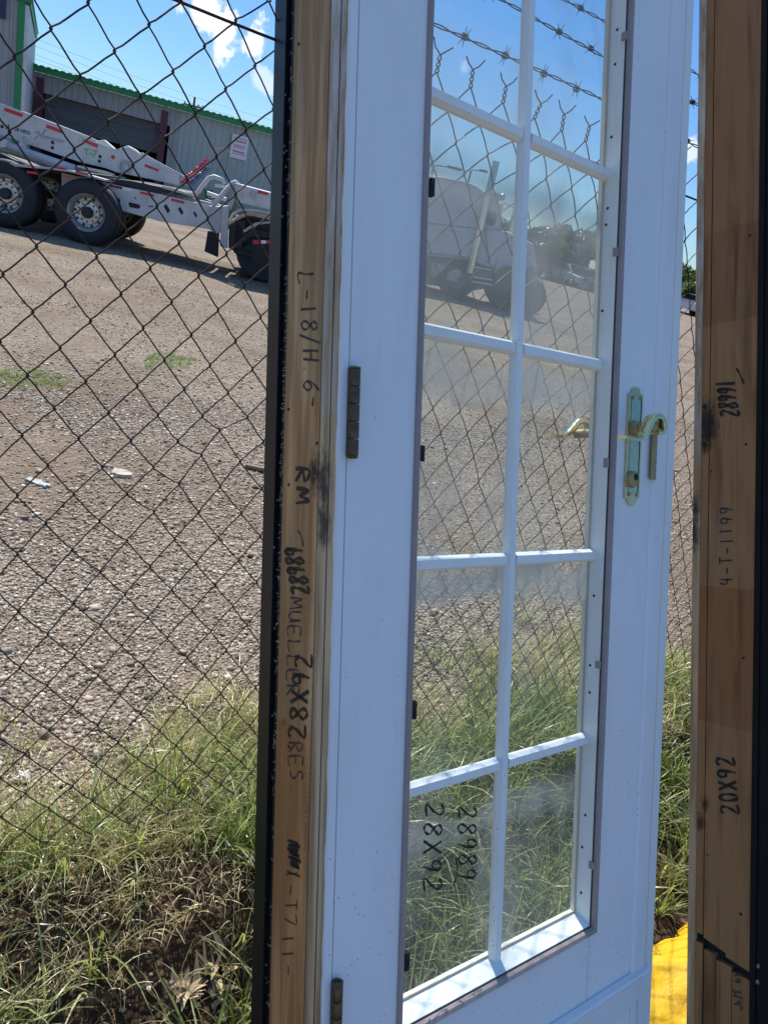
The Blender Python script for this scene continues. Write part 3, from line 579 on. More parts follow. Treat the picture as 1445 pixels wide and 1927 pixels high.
# muntins
MZ = [.7745, .4525, .1305, -.197, -.520]; MU = .333
def munt(b, horiz, c, a0, a1):
    y0, y1, y2 = yG-.0006, yG-.006, yG-.0135; h0, h1 = .0105, .0062
    pr = [(y0, -h0), (y1, -h0), (y2, -h1), (y2, h1), (y1, h0), (y0, h0)]
    if horiz: b.prism([(y, c+h) for y, h in pr], a0, a1, 'x')
    else: b.prism([(c+h, y) for y, h in pr], a0, a1, 'z')
b = MB(); munt(b, False, MU, IB-.004, IT); b.build('muntin', WHITE2, leaf)
for z in MZ:
    b = MB(); munt(b, True, z, IL, MU-.0106); munt(b, True, z, MU+.0106, IR+.002); b.build('muntin', WHITE2, leaf)
gp = MB(); gp.add([(IL-.004, yG, IB-.004), (IR+.004, yG, IB-.004), (IR+.004, yG, IT+.004), (IL-.004, yG, IT+.004)], [(0, 1, 2, 3)]); gp.build('glass_pane', GLASS, leaf)
# clips along the glass
for (x, y0, y1) in ((812, 335, 369), (793, 838, 868), (778.5, 1320, 1353), (765, 1793, 1826)):
    u0, v0 = dpt(x, y0, .002); u1, v1 = dpt(x, y1, .002); b = MB(); b.box(u0-.002, u0+.005, -.004, .004, v1, v0); b.box(u0-.003, u0+.002, -.004, .003, v1, v1+(v0-v1)*.6); b.build('glazing_clip', DARKM, leaf, bevel=.0006)
for (x, y0, y1) in ((1174.5, 60, 76), (1158, 466, 482), (1140.5, 862, 880), (1125, 1244, 1258), (1112.5, 1622, 1635)):
    u0, v0 = dpt(x, y0, .002); u1, v1 = dpt(x, y1, .002); MB().box(u0-.0015, u0+.002, -.006, .003, v1, v0).build('plug', BROWN, leaf, bevel=.0004)
# hinges
for vc in (.002, -.779, .78):
    b = MB(); L = .108; z0 = vc-L/2
    for k in range(5):
        a, e = z0+k*L/5+.0005, z0+(k+1)*L/5-.0005
        b.lathe([(0.0, a), (.0068, a), (.0074, a+.0008), (.0074, e-.0008), (.0068, e), (0.0, e)], (.003, -.0075, 0), 'z', 20)
    b.lathe([(0.0, z0-.003), (.005, z0-.003), (.0075, z0-.001), (.0075, z0), (0, z0)], (.003, -.0075, 0), 'z', 20)
    b.lathe([(0.0, z0+L+.001), (.004, z0+L+.0005), (.0045, z0+L-.001), (.0075, z0+L), (.0078, z0+L+.002), (.006, z0+L+.003), (.004, z0+L+.003), (.003, z0+L+.001), (0, z0+L+.001)][::-1], (.003, -.0075, 0), 'z', 20)
    b.box(-.003, .0, -.006, .004, z0, z0+L)
    b.build('hinge', HINGE, door, smooth=True)
# lock plate
PU = dpt(1193, 840, .004)[0]; pt_ = dpt(1196, 728, .004)[1]; pb_ = dpt(1184, 951, .004)[1]
def plate_poly(w, top, bot, k=1):
    c = []
    for sx_, zz_, sg in ((1, top, -1), (-1, top, -1), (-1, bot, 1), (1, bot, 1)): pass
    h = w/2; s_ = .55*h
    c += [(PU+h, bot+.016), (PU+h, top-.016), (PU+h-.002, top-.012), (PU+s_+.001, top-.010), (PU+s_, top-.006)]
    c += [(PU+s_*math.cos(t), top-.006+.006*math.sin(t)) for t in np.linspace(.2, math.pi-.2, 7)]
    c += [(PU-s_, top-.006), (PU-s_-.001, top-.010), (PU-h+.002, top-.012), (PU-h, top-.016), (PU-h, bot+.016), (PU-h+.002, bot+.012), (PU-s_-.001, bot+.010), (PU-s_, bot+.006)]
    c += [(PU-s_*math.cos(t), bot+.006-.006*math.sin(t)) for t in np.linspace(.2, math.pi-.2, 7)]
    c += [(PU+s_, bot+.006), (PU+s_+.001, bot+.010), (PU+h-.002, bot+.012)]
    return c
b = MB(); b.prism(plate_poly(.043, pt_, pb_), -.004, 0); plate = b.build('lock_plate', plain('aged_brass', (.62, .55, .30), .3, .9, .15, 60), leaf, bevel=.0012)
b = MB(); b.prism([(PU-.0135, pt_-.022), (PU+.0125, pt_-.022), (PU+.0125, pb_+.022), (PU-.0135, pb_+.022)], -.0055, -.0038); b.build('plate_field', PLATE, plate, bevel=.001)
b = MB(); b.box(PU+.0126, PU+.0146, -.0056, -.0039, pb_+.022, pt_-.022); b.build('plate_groove', GROOVE, plate)
b = MB()
for (du, z) in ((-.011, pt_-.019), (.0125, pt_-.018), (-.011, pb_+.019), (.0125, pb_+.018)): b.lathe([(0, -.0062), (.0022, -.0062), (.003, -.0052), (.003, -.0035)], (PU+du, 0, z), 'y', 12)
b.build_each('screw', BRASSD, plate)
hu, hv = dpt(1192, 806, .006)
b = MB(); b.lathe([(.0135, -.004), (.0135, -.008), (.0125, -.010), (.0125, -.014), (.0115, -.0155), (.0085, -.017), (.0085, -.03), (.010, -.048), (.0, -.052)], (hu, 0, hv), 'y', 28); b.build('handle_collar', BRASSD, leaf, smooth=True)
def lever(pix, n, name, wid, thick, mat, start=None):
    P2 = [dpt(1130+x/6.02, 680+y/6.02, n) for x, y in pix] if start is None else [dpt(x, y, n) for x, y in pix]
    P2 = np.array(P2); t = np.linspace(0, len(P2)-1, 60); i = np.clip(t.astype(int), 0, len(P2)-2); fr = (t-i)[:, None]
    p0, p1, p2, p3 = P2[np.clip(i-1, 0, None)], P2[i], P2[i+1], P2[np.clip(i+2, None, len(P2)-1)]
    C = .5*(2*p1+(p2-p0)*fr+(2*p0-5*p1+4*p2-p3)*fr**2+(3*p1-3*p2+p3-p0)*fr**3)
    vs = []; m_ = len(C); sec = 16
    for k in range(m_):
        tg = C[min(k+1, m_-1)]-C[max(k-1, 0)]; tg /= np.linalg.norm(tg); nn = np.array([-tg[1], tg[0]])
        f = k/(m_-1); th = thick*(.75+.5*math.sin(math.pi*min(1, f*1.15))); w_ = wid*(1.0-.25*f)
        for q in range(sec):
            a = 2*math.pi*q/sec; cx_, cy_ = math.copysign(abs(math.cos(a))**.3, math.cos(a))*w_/2, math.copysign(abs(math.sin(a))**.3, math.sin(a))*th/2
            vs.append((C[k][0]+nn[0]*cy_, -n+cx_, C[k][1]+nn[1]*cy_))
    fs = [(i_*sec+q, i_*sec+(q+1) % sec, (i_+1)*sec+(q+1) % sec, (i_+1)*sec+q) for i_ in range(m_-1) for q in range(sec)]+[tuple(range(sec)), tuple(range((m_-1)*sec, m_*sec))]
    return MB().add(vs, fs).build(name, mat, leaf, smooth=True)
lever([(600, 800), (655, 812), (682, 760), (668, 668), (620, 625), (560, 655), (520, 742), (475, 838), (410, 885), (330, 878), (245, 858)], .046, 'lever_handle', .021, .0075, BRASS)
lever([(1104, 822), (1108, 808), (1102, 793), (1088, 792), (1077, 803), (1065, 816), (1052, 822), (1040, 821)], -.105, 'outside_lever_handle', .018, .010, BRASS, start=1)
lu, lv = dpt(1104, 815, -.07); b = MB(); b.tube([(lu+.01, .044, lv), (lu+.006, .10, lv)], .008, 12); b.build('outside_handle_collar', BRASSD, leaf, smooth=True)
ku, kv = dpt(1191, 902, .01)
b = MB(); b.lathe([(.0145, -.004), (.0145, -.011), (.013, -.0135), (.0085, -.0145), (.0, -.0145)], (ku, 0, kv), 'y', 28); cyl = b.build('lock_cylinder', BRASSD, leaf, smooth=True)
b = MB(); b.lathe([(.0058, -.0142), (.0058, -.0152), (0, -.0152)], (ku+.001, 0, kv+.004), 'y', 18); b.build('key_plug', DARKM, cyl, smooth=True)
b = MB(); b.box(ku+.0003, ku+.0017, -.0158, -.0150, kv+.0005, kv+.0065); b.build('keyhole', GROOVE, cyl)
su, sv0 = dpt(1231, 826, .006); sv1 = dpt(1231, 903, .006)[1]
b = MB(); b.prism([(su-.0075, -.0045), (su-.0085, -.0065), (su-.0075, -.0085), (su+.0055, -.0085), (su+.0075, -.0065), (su+.0075, -.0045)], sv1, sv0+.012, 'z'); b.build('strike_plate', BRASSD, leaf)
# ------------------------------------------------------------------ handwriting
GL_ = {'L': [[(0, 1), (.02, .5), (0, 0), (.5, .05)]], '-': [[(.05, .5), (.5, .45)]], '1': [[(.2, 1), (.25, 0)]],
 '8': [[(.5, .85), (.3, 1), (.1, .82), (.2, .6), (.48, .3), (.42, .05), (.2, 0), (.05, .2), (.25, .5), (.5, .75), (.5, .85)]],
 '/': [[(.4, 1.15), (0, -.15)]], 'H': [[(0, 1), (0, 0)], [(.5, 1), (.45, 0)], [(0, .5), (.5, .5)]], '.': [[(.1, .05), (.16, .0)]],
 '6': [[(.45, .95), (.1, .6), (.02, .2), (.2, 0), (.42, .1), (.45, .35), (.25, .48), (.05, .3)]], 'R': [[(0, 0), (.05, 1), (.4, .95), (.45, .7), (.1, .5), (.5, 0)]],
 'M': [[(0, 0), (.1, 1), (.3, .3), (.5, 1), (.6, 0)]], '2': [[(0, .85), (.25, 1), (.45, .8), (.3, .45), (0, .02), (.55, .06)]],
 '9': [[(.45, .8), (.25, 1), (.05, .8), (.1, .55), (.35, .55), (.46, .85), (.4, .4), (.3, 0)]], 'U': [[(0, 1), (0, .2), (.2, 0), (.4, .2), (.45, 1), (.5, 0)]],
 'E': [[(.5, 1), (0, 1), (0, 0), (.5, 0)], [(0, .5), (.4, .5)]], 'X': [[(0, 1), (.5, 0)], [(.5, 1), (0, 0)]], 'S': [[(.5, .9), (.2, 1), (.05, .75), (.4, .4), (.35, .08), (0, .05)]],
 'T': [[(0, 1), (.55, .97)], [(.28, 1), (.3, 0)]], '4': [[(.1, 1), (.05, .45), (.5, .45)], [(.4, .9), (.38, 0)]], '7': [[(0, .95), (.5, 1), (.2, 0)]], '3': [[(.05, .9), (.4, .95), (.2, .55), (.45, .3), (.2, 0), (0, .1)]], '"': [[(.1, 1), (.1, .75)], [(.3, 1), (.3, .75)]], ' ': [], '0': [[(.25, 1), (.03, .6), (.15, 0), (.4, .1), (.45, .7), (.25, 1)]]}
def smooth2(P, k=5):
    P = np.array(P, float)
    if len(P) < 3: return P
    t = np.linspace(0, len(P)-1, (len(P)-1)*k+1); i = np.clip(t.astype(int), 0, len(P)-2); fr = (t-i)[:, None]
    p0, p1, p2, p3 = P[np.clip(i-1, 0, None)], P[i], P[i+1], P[np.clip(i+2, None, len(P)-1)]
    return .5*(2*p1+(p2-p0)*fr+(2*p0-5*p1+4*p2-p3)*fr**2+(3*p1-3*p2+p3-p0)*fr**3)
def strokes(text, a, b, h, up):     # run from pixel a to pixel b, letters h px tall; up = +1 tops to the right, -1 to the left
    a, b = np.array(a, float), np.array(b, float); d = b-a; n = len(text); adv = np.linalg.norm(d)/n; d /= np.linalg.norm(d)
    perp = np.array([1.0, 0])*up; out = []
    for k, ch in enumerate(text):
        o = a+d*adv*k+np.array([random.uniform(-1.5, 1.5), 0])
        for st_ in GL_[ch]: out.append([tuple(o+d*x*adv*1.5*(.85)+perp*(y-.5)*h+np.array([random.uniform(-.5, .5), random.uniform(-.5, .5)])) for x, y in st_])
    return out
def ink(strk, conv, out3, width, name, mat, parent):
    b = MB()
    for st_ in strk:
        P = smooth2([conv(*p) for p in st_]); m_ = len(P); vs = []
        for k in range(m_):
            t = P[min(k+1, m_-1)]-P[max(k-1, 0)]; L = np.linalg.norm(t); t = t/(L+1e-9); nn = np.array([-t[1], t[0]])*width/2*(.8+.3*math.sin(k*.9)); vs += [out3(P[k]+nn), out3(P[k]-nn)]
        b.add(vs, [(2*k, 2*k+1, 2*k+3, 2*k+2) for k in range(m_-1)])
    return b.build(name, mat, parent, fix=False)
SU = -.0137
cs = lambda x, y: spt(x, y, SU)
o3 = lambda p: (SU, p[0], p[1])
random.seed(3)
ink(strokes('L-18/H.6-', (576, 515), (590, 775), 29, 1), cs, o3, .0032, 'handwriting', INKP, jamb)
ink(strokes('RM', (570, 882), (568, 955), 24, 1), cs, o3, .0056, 'handwriting', INK, jamb)
ink([[(560, 997), (567, 1010), (571, 1028)], [(565, 1650), (540, 1640)]], cs, o3, .0024, 'handwriting', INK, jamb)
ink(strokes('28989', (565, 1116), (548, 1026), 34, -1), cs, o3, .0056, 'handwriting', INK, jamb)
ink(strokes('MUELLER', (556, 1124), (550, 1318), 22, 1), cs, o3, .0025, 'handwriting', INKP, jamb)
ink(strokes('28X92', (556, 1388), (572, 1222), 32, -1), cs, o3, .0056, 'handwriting', INK, jamb)
ink(strokes('RES.', (556, 1398), (558, 1502), 24, 1), cs, o3, .0026, 'handwriting', INKP, jamb)
ink([[(540+random.uniform(0, 8), 1583+k*4+random.uniform(-3, 3)), (562+random.uniform(-3, 4), 1587+k*4.4+random.uniform(-3, 3))] for k in range(12)], cs, o3, .0050, 'handwriting', INK, jamb)
ink(strokes('1-T7', (549, 1636), (546, 1750), 22, 1), cs, o3, .0020, 'handwriting', INKP, jamb)
ink(strokes('11-', (541, 1758), (544, 1845), 22, 1), cs, o3, .0024, 'handwriting', INKP, jamb)
cg = lambda x, y: dpt(x, y, -yG+.0006); o3g = lambda p: (p[0], yG-.0006, p[1])
ink(strokes('28989', (879, 1520), (879, 1665), 34, 1), cg, o3g, .0040, 'handwriting', INK, leaf)
ink([[(858, 1614), (860, 1640), (853, 1668)]], cg, o3g, .0034, 'handwriting', INK, leaf)
ink(strokes('28X92', (818, 1513), (812, 1688), 34, 1), cg, o3g, .0042, 'handwriting', INK, leaf)
# fuzz of splinters on the raw edge
b = MB()
for k in range(260):
    z = random.uniform(VB+.1, VT-.1) if k % 2 else random.uniform(-.55, .2); y = .134+random.uniform(-.003, .003) if k % 3 else random.uniform(.0465, .05); L = random.uniform(.002, .006)
    b.tube([(-.013, y, z), (-.0145-random.random()*.002, y+random.uniform(-.001, .003), z+random.uniform(-L, L)), (-.0155-random.random()*.002, y+random.uniform(0, .004), z+random.uniform(-L, L))], [.0003, .0003, .0001], 3)
tag(b.build('splinters', plain('pale_fibre', (.6, .5, .38), .8), jamb), kind='stuff')
# staple in the frame and nail heads
b = MB()
for (x, y) in ((596, 834), (543, 1405), (562, 83), (543, 912), (543, 770)): q = cs(x, y); b.lathe([(0, -.0142), (.002, -.0142), (.0022, -.0128)], (0, q[0], q[1]), 'x', 10)
b.build_each('nail_head', GROOVE, jamb)
# ------------------------------------------------------------------ second unit, reversed, at the right
Vd2 = np.array([-.0125, 1, 0.0]); U2 = RM @ (lambda a: a/np.linalg.norm(a))(np.array([.79, .0099, .613])); V2 = -(RM @ Vd2); V2 -= U2*(U2 @ V2); V2 /= np.linalg.norm(V2); N2 = np.cross(U2, V2)
O2 = CAM+pray(1333, 878)*1.50; MD2 = frame(O2, U2, -N2, V2)
unit = empty('black_clad_door_frame', M=MD2); tag(unit, 'dark brown wood door frame with black cladding, marked 28991, standing beside the white door', 'door frame')
zb2 = -(O2[2]+.13)/V2[2]; zt2 = zb2+2.62
def s2(x, y): q = plane_pt(x, y, O2, U2)-O2; return float(-(q @ N2)), float(q @ V2)
zbrk, zbrk2 = s2(1345, 1775)[1], s2(1345, 1792)[1]
yL = s2(1311.5, 300)[0]; yS = s2(1325, 300)[0]; yR = s2(1428, 300)[0]
print('unit2', yL, yS, yR, zb2, zbrk)
fr = MB(); n_ = 14                       # wide board with a stepped broken lower end
fr.prism([(yR, zt2), (-.001, zt2), (-.001, zbrk), (yR*.5, zbrk-.010), (yR*.5, zbrk-.017), (yR, zbrk-.024)], 0, .03, 'x'); fr2 = fr.build('frame_board', WOODB, unit, bevel=.0008)
MB().box(.002, .03, -.001, .001, zb2, zt2).build('frame_seam', GROOVE, fr2)
MB().box(.0005, .03, .001, yS, zbrk+.004, zt2).build('frame_edge_board', WOODB, unit, bevel=.001)
MB().box(-.0015, .03, yS, yL, zb2, zt2).build('frame_lip', WOODG, unit, bevel=.0015)
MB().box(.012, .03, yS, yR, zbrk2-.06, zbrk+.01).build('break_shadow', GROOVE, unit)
lowb = MB(); 
for k, (a, c_) in enumerate(((yS*.99, .001), (-.001, yR*.28), (yR*.29, yR*.62), (yR*.63, yR))): lowb.box(.001+.0015*(k % 2), .03, a, c_, zb2, zbrk2+.003-.009*k)
lowb.build('sill_end_board', WOODB, unit, bevel=.001)
cl = MB(); cl.box(-.002, .045, yR-.002, yR-.012, zb2, zt2); cl.box(.001, .05, yR-.012, yR-.016, zb2, zt2); cl.box(.0, .06, yR-.016, yR-.045, zb2, zt2); cl.build('black_cladding', BLACKF, unit, bevel=.001)
cl = MB(); cl.box(.061, .80, yR+.02, yR-.02, zb2+.03, zt2-.03); cl.build('black_door_leaf', BLACKF, unit, bevel=.002)
cl = MB(); cl.box(.80, .84, yR-.045, yL, zb2, zt2); cl.box(.031, .80, yR-.045, yL, zt2-.03, zt2); cl.box(.031, .80, yR-.045, yL, zb2, zb2+.025); cl.build('frame_members', WOODB, unit)
b = MB()
for (x, y) in ((1425, 1818), (1424, 1848)): 
    q = plane_pt(x, y, O2+N2*(-(yR-.045)), N2)-O2; b.lathe([(0, yR-.0470), (.003, yR-.0470), (.004, yR-.0455), (.004, yR-.044)], (float(q @ U2), 0, float(q @ V2)), 'y', 14)
b.build_each('screw', WIREG, unit)
SU2 = -.0006
cs2 = lambda x, y: s2(x, y); o32 = lambda p: (SU2, p[0], p[1])
random.seed(5)
ink(strokes('28991', (1372, 782), (1364, 712), 36, -1), cs2, o32, .0062, 'handwriting', INK, fr2)
ink([[(1385, 693), (1392, 706), (1399, 722)]], cs2, o32, .004, 'handwriting', INK, fr2)
ink(strokes('4-T-1199', (1366, 1100), (1366, 948), 24, -1), cs2, o32, .0036, 'handwriting', INKP, fr2)
ink(strokes('20X92', (1372, 1530), (1362, 1418), 34, -1), cs2, o32, .0062, 'handwriting', INK, fr2)
ink(strokes('19 3/4"', (1386, 1832), (1388, 1905), 13, 1), cs2, o32, .003, 'handwriting', INKP, fr2)
b = MB()
for (x, y, r_) in ((1410, 443, .0028), (1403, 836, .003), (1398, 1238, .003), (1393, 1720, .0035), (1331, 1609, .002), (1338, 887, .002), (1325, 765, .005), (1334, 795, .005), (1324, 835, .004)):
    q = s2(x, y); b.lathe([(0, -.0008), (r_*.8, -.0008), (r_, .0006)], (0, q[0], q[1]), 'x', 12)
b.build_each('nail_hole', GROOVE, unit)
b = MB(); stn = Mat('burn_stain'); stn.set(Base_Color=(.02, .017, .015), Roughness=.9)
b = MB()
for k in range(200):
    z = random.uniform(s2(1311, 300)[1], zb2); z = random.uniform(zb2+.1, zb2+1.6); L = random.uniform(.001, .005)
    b.tube([(-.0005, yS+.0004, z), (-.003, yS+random.uniform(-.001, .002), z+L), (-.0035, yS+random.uniform(-.002, .002), z+2*L)], [.0004, .0004, .0001], 3)
tag(b.build('splinters', bpy.data.materials['pale_fibre'], unit), kind='stuff')
# ------------------------------------------------------------------ yellow sack behind the door foot
g = ground(1262, 1850, -.12); YEL = Mat('yellow_plastic'); v = YEL.coord()
ycol = YEL.mix(YEL.math('MULTIPLY', YEL.rng(YEL.noise(v, 16, 7, .75), .42, .6, 0, .85), YEL.rng(YEL.sep(v)[1], .13, -.02, .06, 1)), (.60, .365, .012), (.20, .11, .02)); YEL.set(Base_Color=ycol, Roughness=.6, Specular_IOR_Level=.25); YEL.bump(YEL.noise(YEL.coord((1, 1.4, 1)), 5, 5, .6), .6, .03)
sk = empty('yellow_sack', loc=(float(g[0])+.10, float(g[1])-.06, -BANK), rz=math.atan2(UF[1], UF[0])); tag(sk, 'bright yellow plastic sack lying between the two door frames', 'sack')
n1, n2 = 40, 30; vs = []; fs = []
for i in range(n1+1):
    for j in range(n2+1):
        a, c_ = -1+2*i/n1, -1+2*j/n2; ed = max(0, (1-abs(a)**5))*max(0, (1-abs(c_)**4)); h = .11*ed**.5*(.75+.25*math.sin(3*a+1)*math.cos(2.5*c_))+.007*math.sin(9*a+4*c_+1.5*math.sin(3*c_))*ed+.004*math.sin(14*c_+6*a)*ed
        vs.append((a*.30*(1+.03*math.sin(5*c_+1)+.02*math.sin(11*c_)), c_*.20+.008*math.sin(14*a), h*1.35+.02))
for i in range(n1):
    for j in range(n2): k = i*(n2+1)+j; fs.append((k, k+n2+1, k+n2+2, k+1))
MB().add(vs, fs).build('sack_body', YEL.m, sk, smooth=True)
b = MB(); b.tube([(.27*math.sin(k*.5)*.2+.16, -.1+.02*k, .165+.004*math.sin(k)) for k in range(6)], [.012, .016, .018, .016, .014, .008], 8); b.build('sack_neck', YEL.m, sk, smooth=True)
#FAR#
# ------------------------------------------------------------------ buildings
def corr(name, col, scale, axis='x', rough=.5):
    m = Mat(name); v = m.coord(); w = m.wave(v, scale, 0, axis.upper(), 0)
    n_ = m.noise(m.coord((.3, .3, .08)), 3, 5, .6); c = m.mix(m.rng(n_, .3, .75, 0, .35), col, tuple(k*.72 for k in col))
    dr = m.noise(m.coord((9, 9, .35)), 1.2, 6, .7); c = m.mix(m.rng(dr, .52, .75, 0, .5), c, (.20, .17, .14)); m.set(Base_Color=c, Roughness=rough); return m.m
def ribwall(b, x0, x1, z0, z1, y, pitch=.30, d=.035):
    n = int((x1-x0)/pitch); xs_ = []
    for k in range(n+1):
        a = x0+k*pitch; xs_ += [(a, 0), (a+pitch*.62, 0), (a+pitch*.70, d), (a+pitch*.92, d)]
    xs_ = [(x, q) for x, q in xs_ if x < x1]+[(x1, 0)]
    vs = [(x, y-q, z0) for x, q in xs_]+[(x, y-q, z1) for x, q in xs_]; m_ = len(xs_)
    b.add(vs, [(k, k+1, m_+k+1, m_+k) for k in range(m_-1)])
SHEET = corr('grey_sheet_cladding', (.33, .34, .335), 4); SHEET2 = corr('pale_green_sheet_cladding', (.40, .45, .43), 4)
GREEN = plain('green_trim', (.02, .22, .07), .5, 0, .1, 3); MAROON = plain('maroon_steel', (.10, .018, .045), .5); DGREY = plain('dark_grey_door', (.10, .105, .115), .6, 0, .1, 2); INTER = plain('dark_interior', (.03, .032, .036), .9)
A0 = at_y(57, 120, 38.0); B0 = at_y(515, 245, 41.4); dW = np.array([B0[0]-A0[0], B0[1]-A0[1]]); LW = np.linalg.norm(dW); rw = math.atan2(dW[1], dW[0]); dW = dW/LW; HW = A0[2]
wh = empty('warehouse', loc=(A0[0], A0[1], 0), rz=rw); tag(wh, 'long low metal warehouse with green roof edge and maroon door posts', 'building')
nW = np.array([dW[1], -dW[0], 0])
def wloc(x, y, off=0): q = plane_pt(x, y, A0, nW)-A0; return float(q[0]*dW[0]+q[1]*dW[1]), float(q[2]+A0[2])
xc1, xc2, xch = wloc(76, 170)[0], wloc(307, 250)[0], wloc(338, 260)[0]; zh = wloc(190, 203)[1]; XE = wloc(700, 330)[0]
b = MB(); ribwall(b, -1.5, xc1-.3, 0, HW-.25, 0); ribwall(b, xc1-.3, xc2+.3, zh, HW-.25, 0); ribwall(b, xc2+.3, xch, 0, HW-.25, 0); b.build('wall', SHEET, wh, fix=False)
b = MB(); ribwall(b, xch, XE, 0, HW-.25, 0); b.build('right_wall', SHEET2, wh, fix=False)
b = MB(); b.box(-1.5, XE, 14, 14.2, 0, HW-.2); b.box(-1.6, -1.5, .05, 14, 0, HW-.2); b.box(XE, XE+.1, .05, 14, 0, HW-.2); b.box(xc2+.4, xc2+.5, .1, 14, 0, HW-.4); b.build('back_wall', SHEET, wh)
b = MB(); b.add([(-1.7, -.25, HW), (XE+.2, -.25, HW), (XE+.2, 14.4, HW+1.0), (-1.7, 14.4, HW+1.0), (-1.7, -.25, HW-.05), (XE+.2, -.25, HW-.05), (XE+.2, 14.4, HW+.95), (-1.7, 14.4, HW+.95)], [(0, 1, 2, 3), (7, 6, 5, 4), (0, 4, 5, 1), (1, 5, 6, 2), (2, 6, 7, 3), (3, 7, 4, 0)]); b.build('roof', GREEN, wh)
b = MB(); b.box(-1.7, XE+.2, -.30, -.26, HW-.26, HW+.02)
k = -1.6
while k < XE: b.box(k, k+.17, -.345, -.302, HW-.03, HW+.05); k += .30
b.build('fascia', GREEN, wh)
for xx in (xc1, xc2): b = MB(); b.box(xx-.16, xx+.16, -.07, -.05, 0, zh+.6); b.box(xx-.03, xx+.03, -.05, .1, 0, zh+.3); b.box(xx-.16, xx+.16, .1, .12, 0, zh+.3); b.build('door_post', MAROON, wh)
b = MB(); zb_ = wloc(190, 262)[1]
for q in range(3): h0 = zb_+(zh-zb_)*q/3; b.box(xc1+.17, xc2-.17, .35, .40, h0, h0+(zh-zb_)/3-.004)
b.build('roller_door', DGREY, wh, bevel=.01)
b = MB(); b.box(xc1-1.5, xc2+.5, 7, 7.1, 0, HW-.5); b.build('inner_partition', INTER, wh)
b = MB(); b.box(-1.5, XE, -.04, .0, 0, .3); b.build('plinth', plain('concrete', (.3, .29, .28), .9), wh)
# sign on the wall
s0, s1 = wloc(438, 251), wloc(463, 303); sg = empty('wall_sign', loc=(A0[0]+dW[0]*s0[0]+nW[0]*.06, A0[1]+dW[1]*s0[0]+nW[1]*.06, s1[1]), rz=rw); tag(sg, 'small white notice sign with red lettering on the pale green wall', 'sign')
SW, SH_ = s1[0]-s0[0], s0[1]-s1[1]
MB().box(0, SW, -.02, 0, 0, SH_).build('sign_panel', plain('sign_white', (.72, .72, .76), .5, 0, .03), sg, bevel=.004)
REDI = plain('red_lettering', (.5, .03, .04), .6); random.seed(8)
for rr, (zc, hh) in enumerate(((.86, .05), (.74, .09), (.56, .05), (.48, .05), (.30, .09), (.2, .04))):
    x = SW*.15; b = MB()
    while x < SW*.84: w_ = random.uniform(.03, .07); b.box(x, x+w_, -.026, -.0205, SH_*zc-hh/2, SH_*zc+hh/2*random.uniform(.6, 1)); x += w_+.02
    b.build('lettering', REDI, sg)
# tall building, left
C0 = at_y(56, 5, 30.0); HB = float(C0[2]); tb_ = empty('tall_shed', loc=(float(C0[0]), 30.0, 0), rz=rad(27.2)); tag(tb_, 'taller grey ribbed metal building with a green corner trim and dark blue sign panel', 'building')
b = MB(); ribwall(b, -12, -.35, 0, HB, 0, .32, .04); b.build('wall', SHEET, tb_, fix=False)
MB().box(-9, 0, .06, 11, 0, HB-.02).build('side_wall', plain('pale_sheet', (.45, .46, .46), .5), tb_)
b = MB(); b.box(-.34, -.12, -.075, .055, 0, HB); b.box(-9.1, .1, -.12, -.076, HB-.02, HB+.14); b.box(.02, .06, -.07, 11, HB-.12, HB+.14); b.build('green_trim', GREEN, tb_)
MB().box(-.12, .01, -.06, .055, 0, HB-.12).build('corner_flashing', plain('white_flashing', (.55, .56, .58), .4), tb_)
MB().box(-9.1, .1, -.1, 11.2, HB+.141, HB+.2).build('roof', GREEN, tb_)
b = MB(); b.box(-1.8, -.72, -.14, -.08, HB-.75, HB-.06); b.build('blue_sign_panel', plain('navy_panel', (.02, .03, .09), .5), tb_)
# poles and wires
def pole(name, px, pyt, Y, lab, cat='utility pole', arm=True, r=.13):
    p = at_y(px, pyt, Y); o = empty(name, loc=(float(p[0]), float(p[1]), 0)); tag(o, lab, cat)
    b = MB(); b.tube([(0, 0, 0), (0, 0, float(p[2]))], [r, r*.7], 10); b.build('pole_shaft', plain(name+'_wood', (.10, .075, .055), .9), o, smooth=True)
    if arm:
        b = MB(); b.box(-.9, .9, -.06, .06, p[2]-.75, p[2]-.62); 
        for q in (-.8, -.4, .4, .8): b.lathe([(.05, 0), (.06, .08), (.03, .16), (0, .17)], (q, 0, float(p[2])-.62), 'z', 8)
        b.build('crossarm', plain(name+'_arm', (.12, .1, .08), .9), o)
    return p
PP = pole('utility_pole', 367, 183, 70, 'thin wooden utility pole rising behind the warehouse roof')
wr = empty('power_lines', loc=(0, 0, 0)); tag(wr, 'thin power lines crossing the sky above the warehouse', 'power lines')
for (p0, p1) in (((40, 62), (640, 262)), ((40, 76), (640, 276)), ((40, 92), (640, 290)), ((40, 100), (640, 296))):
    a, c_ = at_y(*p0, 75), at_y(*p1, 78); pts = [a+(c_-a)*t-np.array([0, 0, .5*math.sin(math.pi*t)]) for t in np.linspace(-.1, 1.3, 16)]; b = MB(); b.tube(pts, .013, 4); b.build('wire', WIREG, wr)
def lamp(px, py, Y, lab, arm):
    p = at_y(px, py, Y); o = empty('street_lamp', loc=(float(p[0]), float(p[1]), 0)); tag(o, lab, 'street lamp')
    GP = bpy.data.materials.get('grey_pole') or plain('grey_pole', (.35, .35, .36), .5, .4)
    b = MB(); b.tube([(0, 0, 0), (0, 0, p[2]-.1), (arm*.2, 0, p[2]), (arm, 0, p[2]+.05)], [.1, .07, .05, .04], 8); b.build('lamp_post', GP, o, smooth=True)
    b = MB(); b.box(arm*.7, arm*1.5, -.15, .15, p[2]-.02, p[2]+.14); b.build('lamp_head', GP, o, bevel=.03)
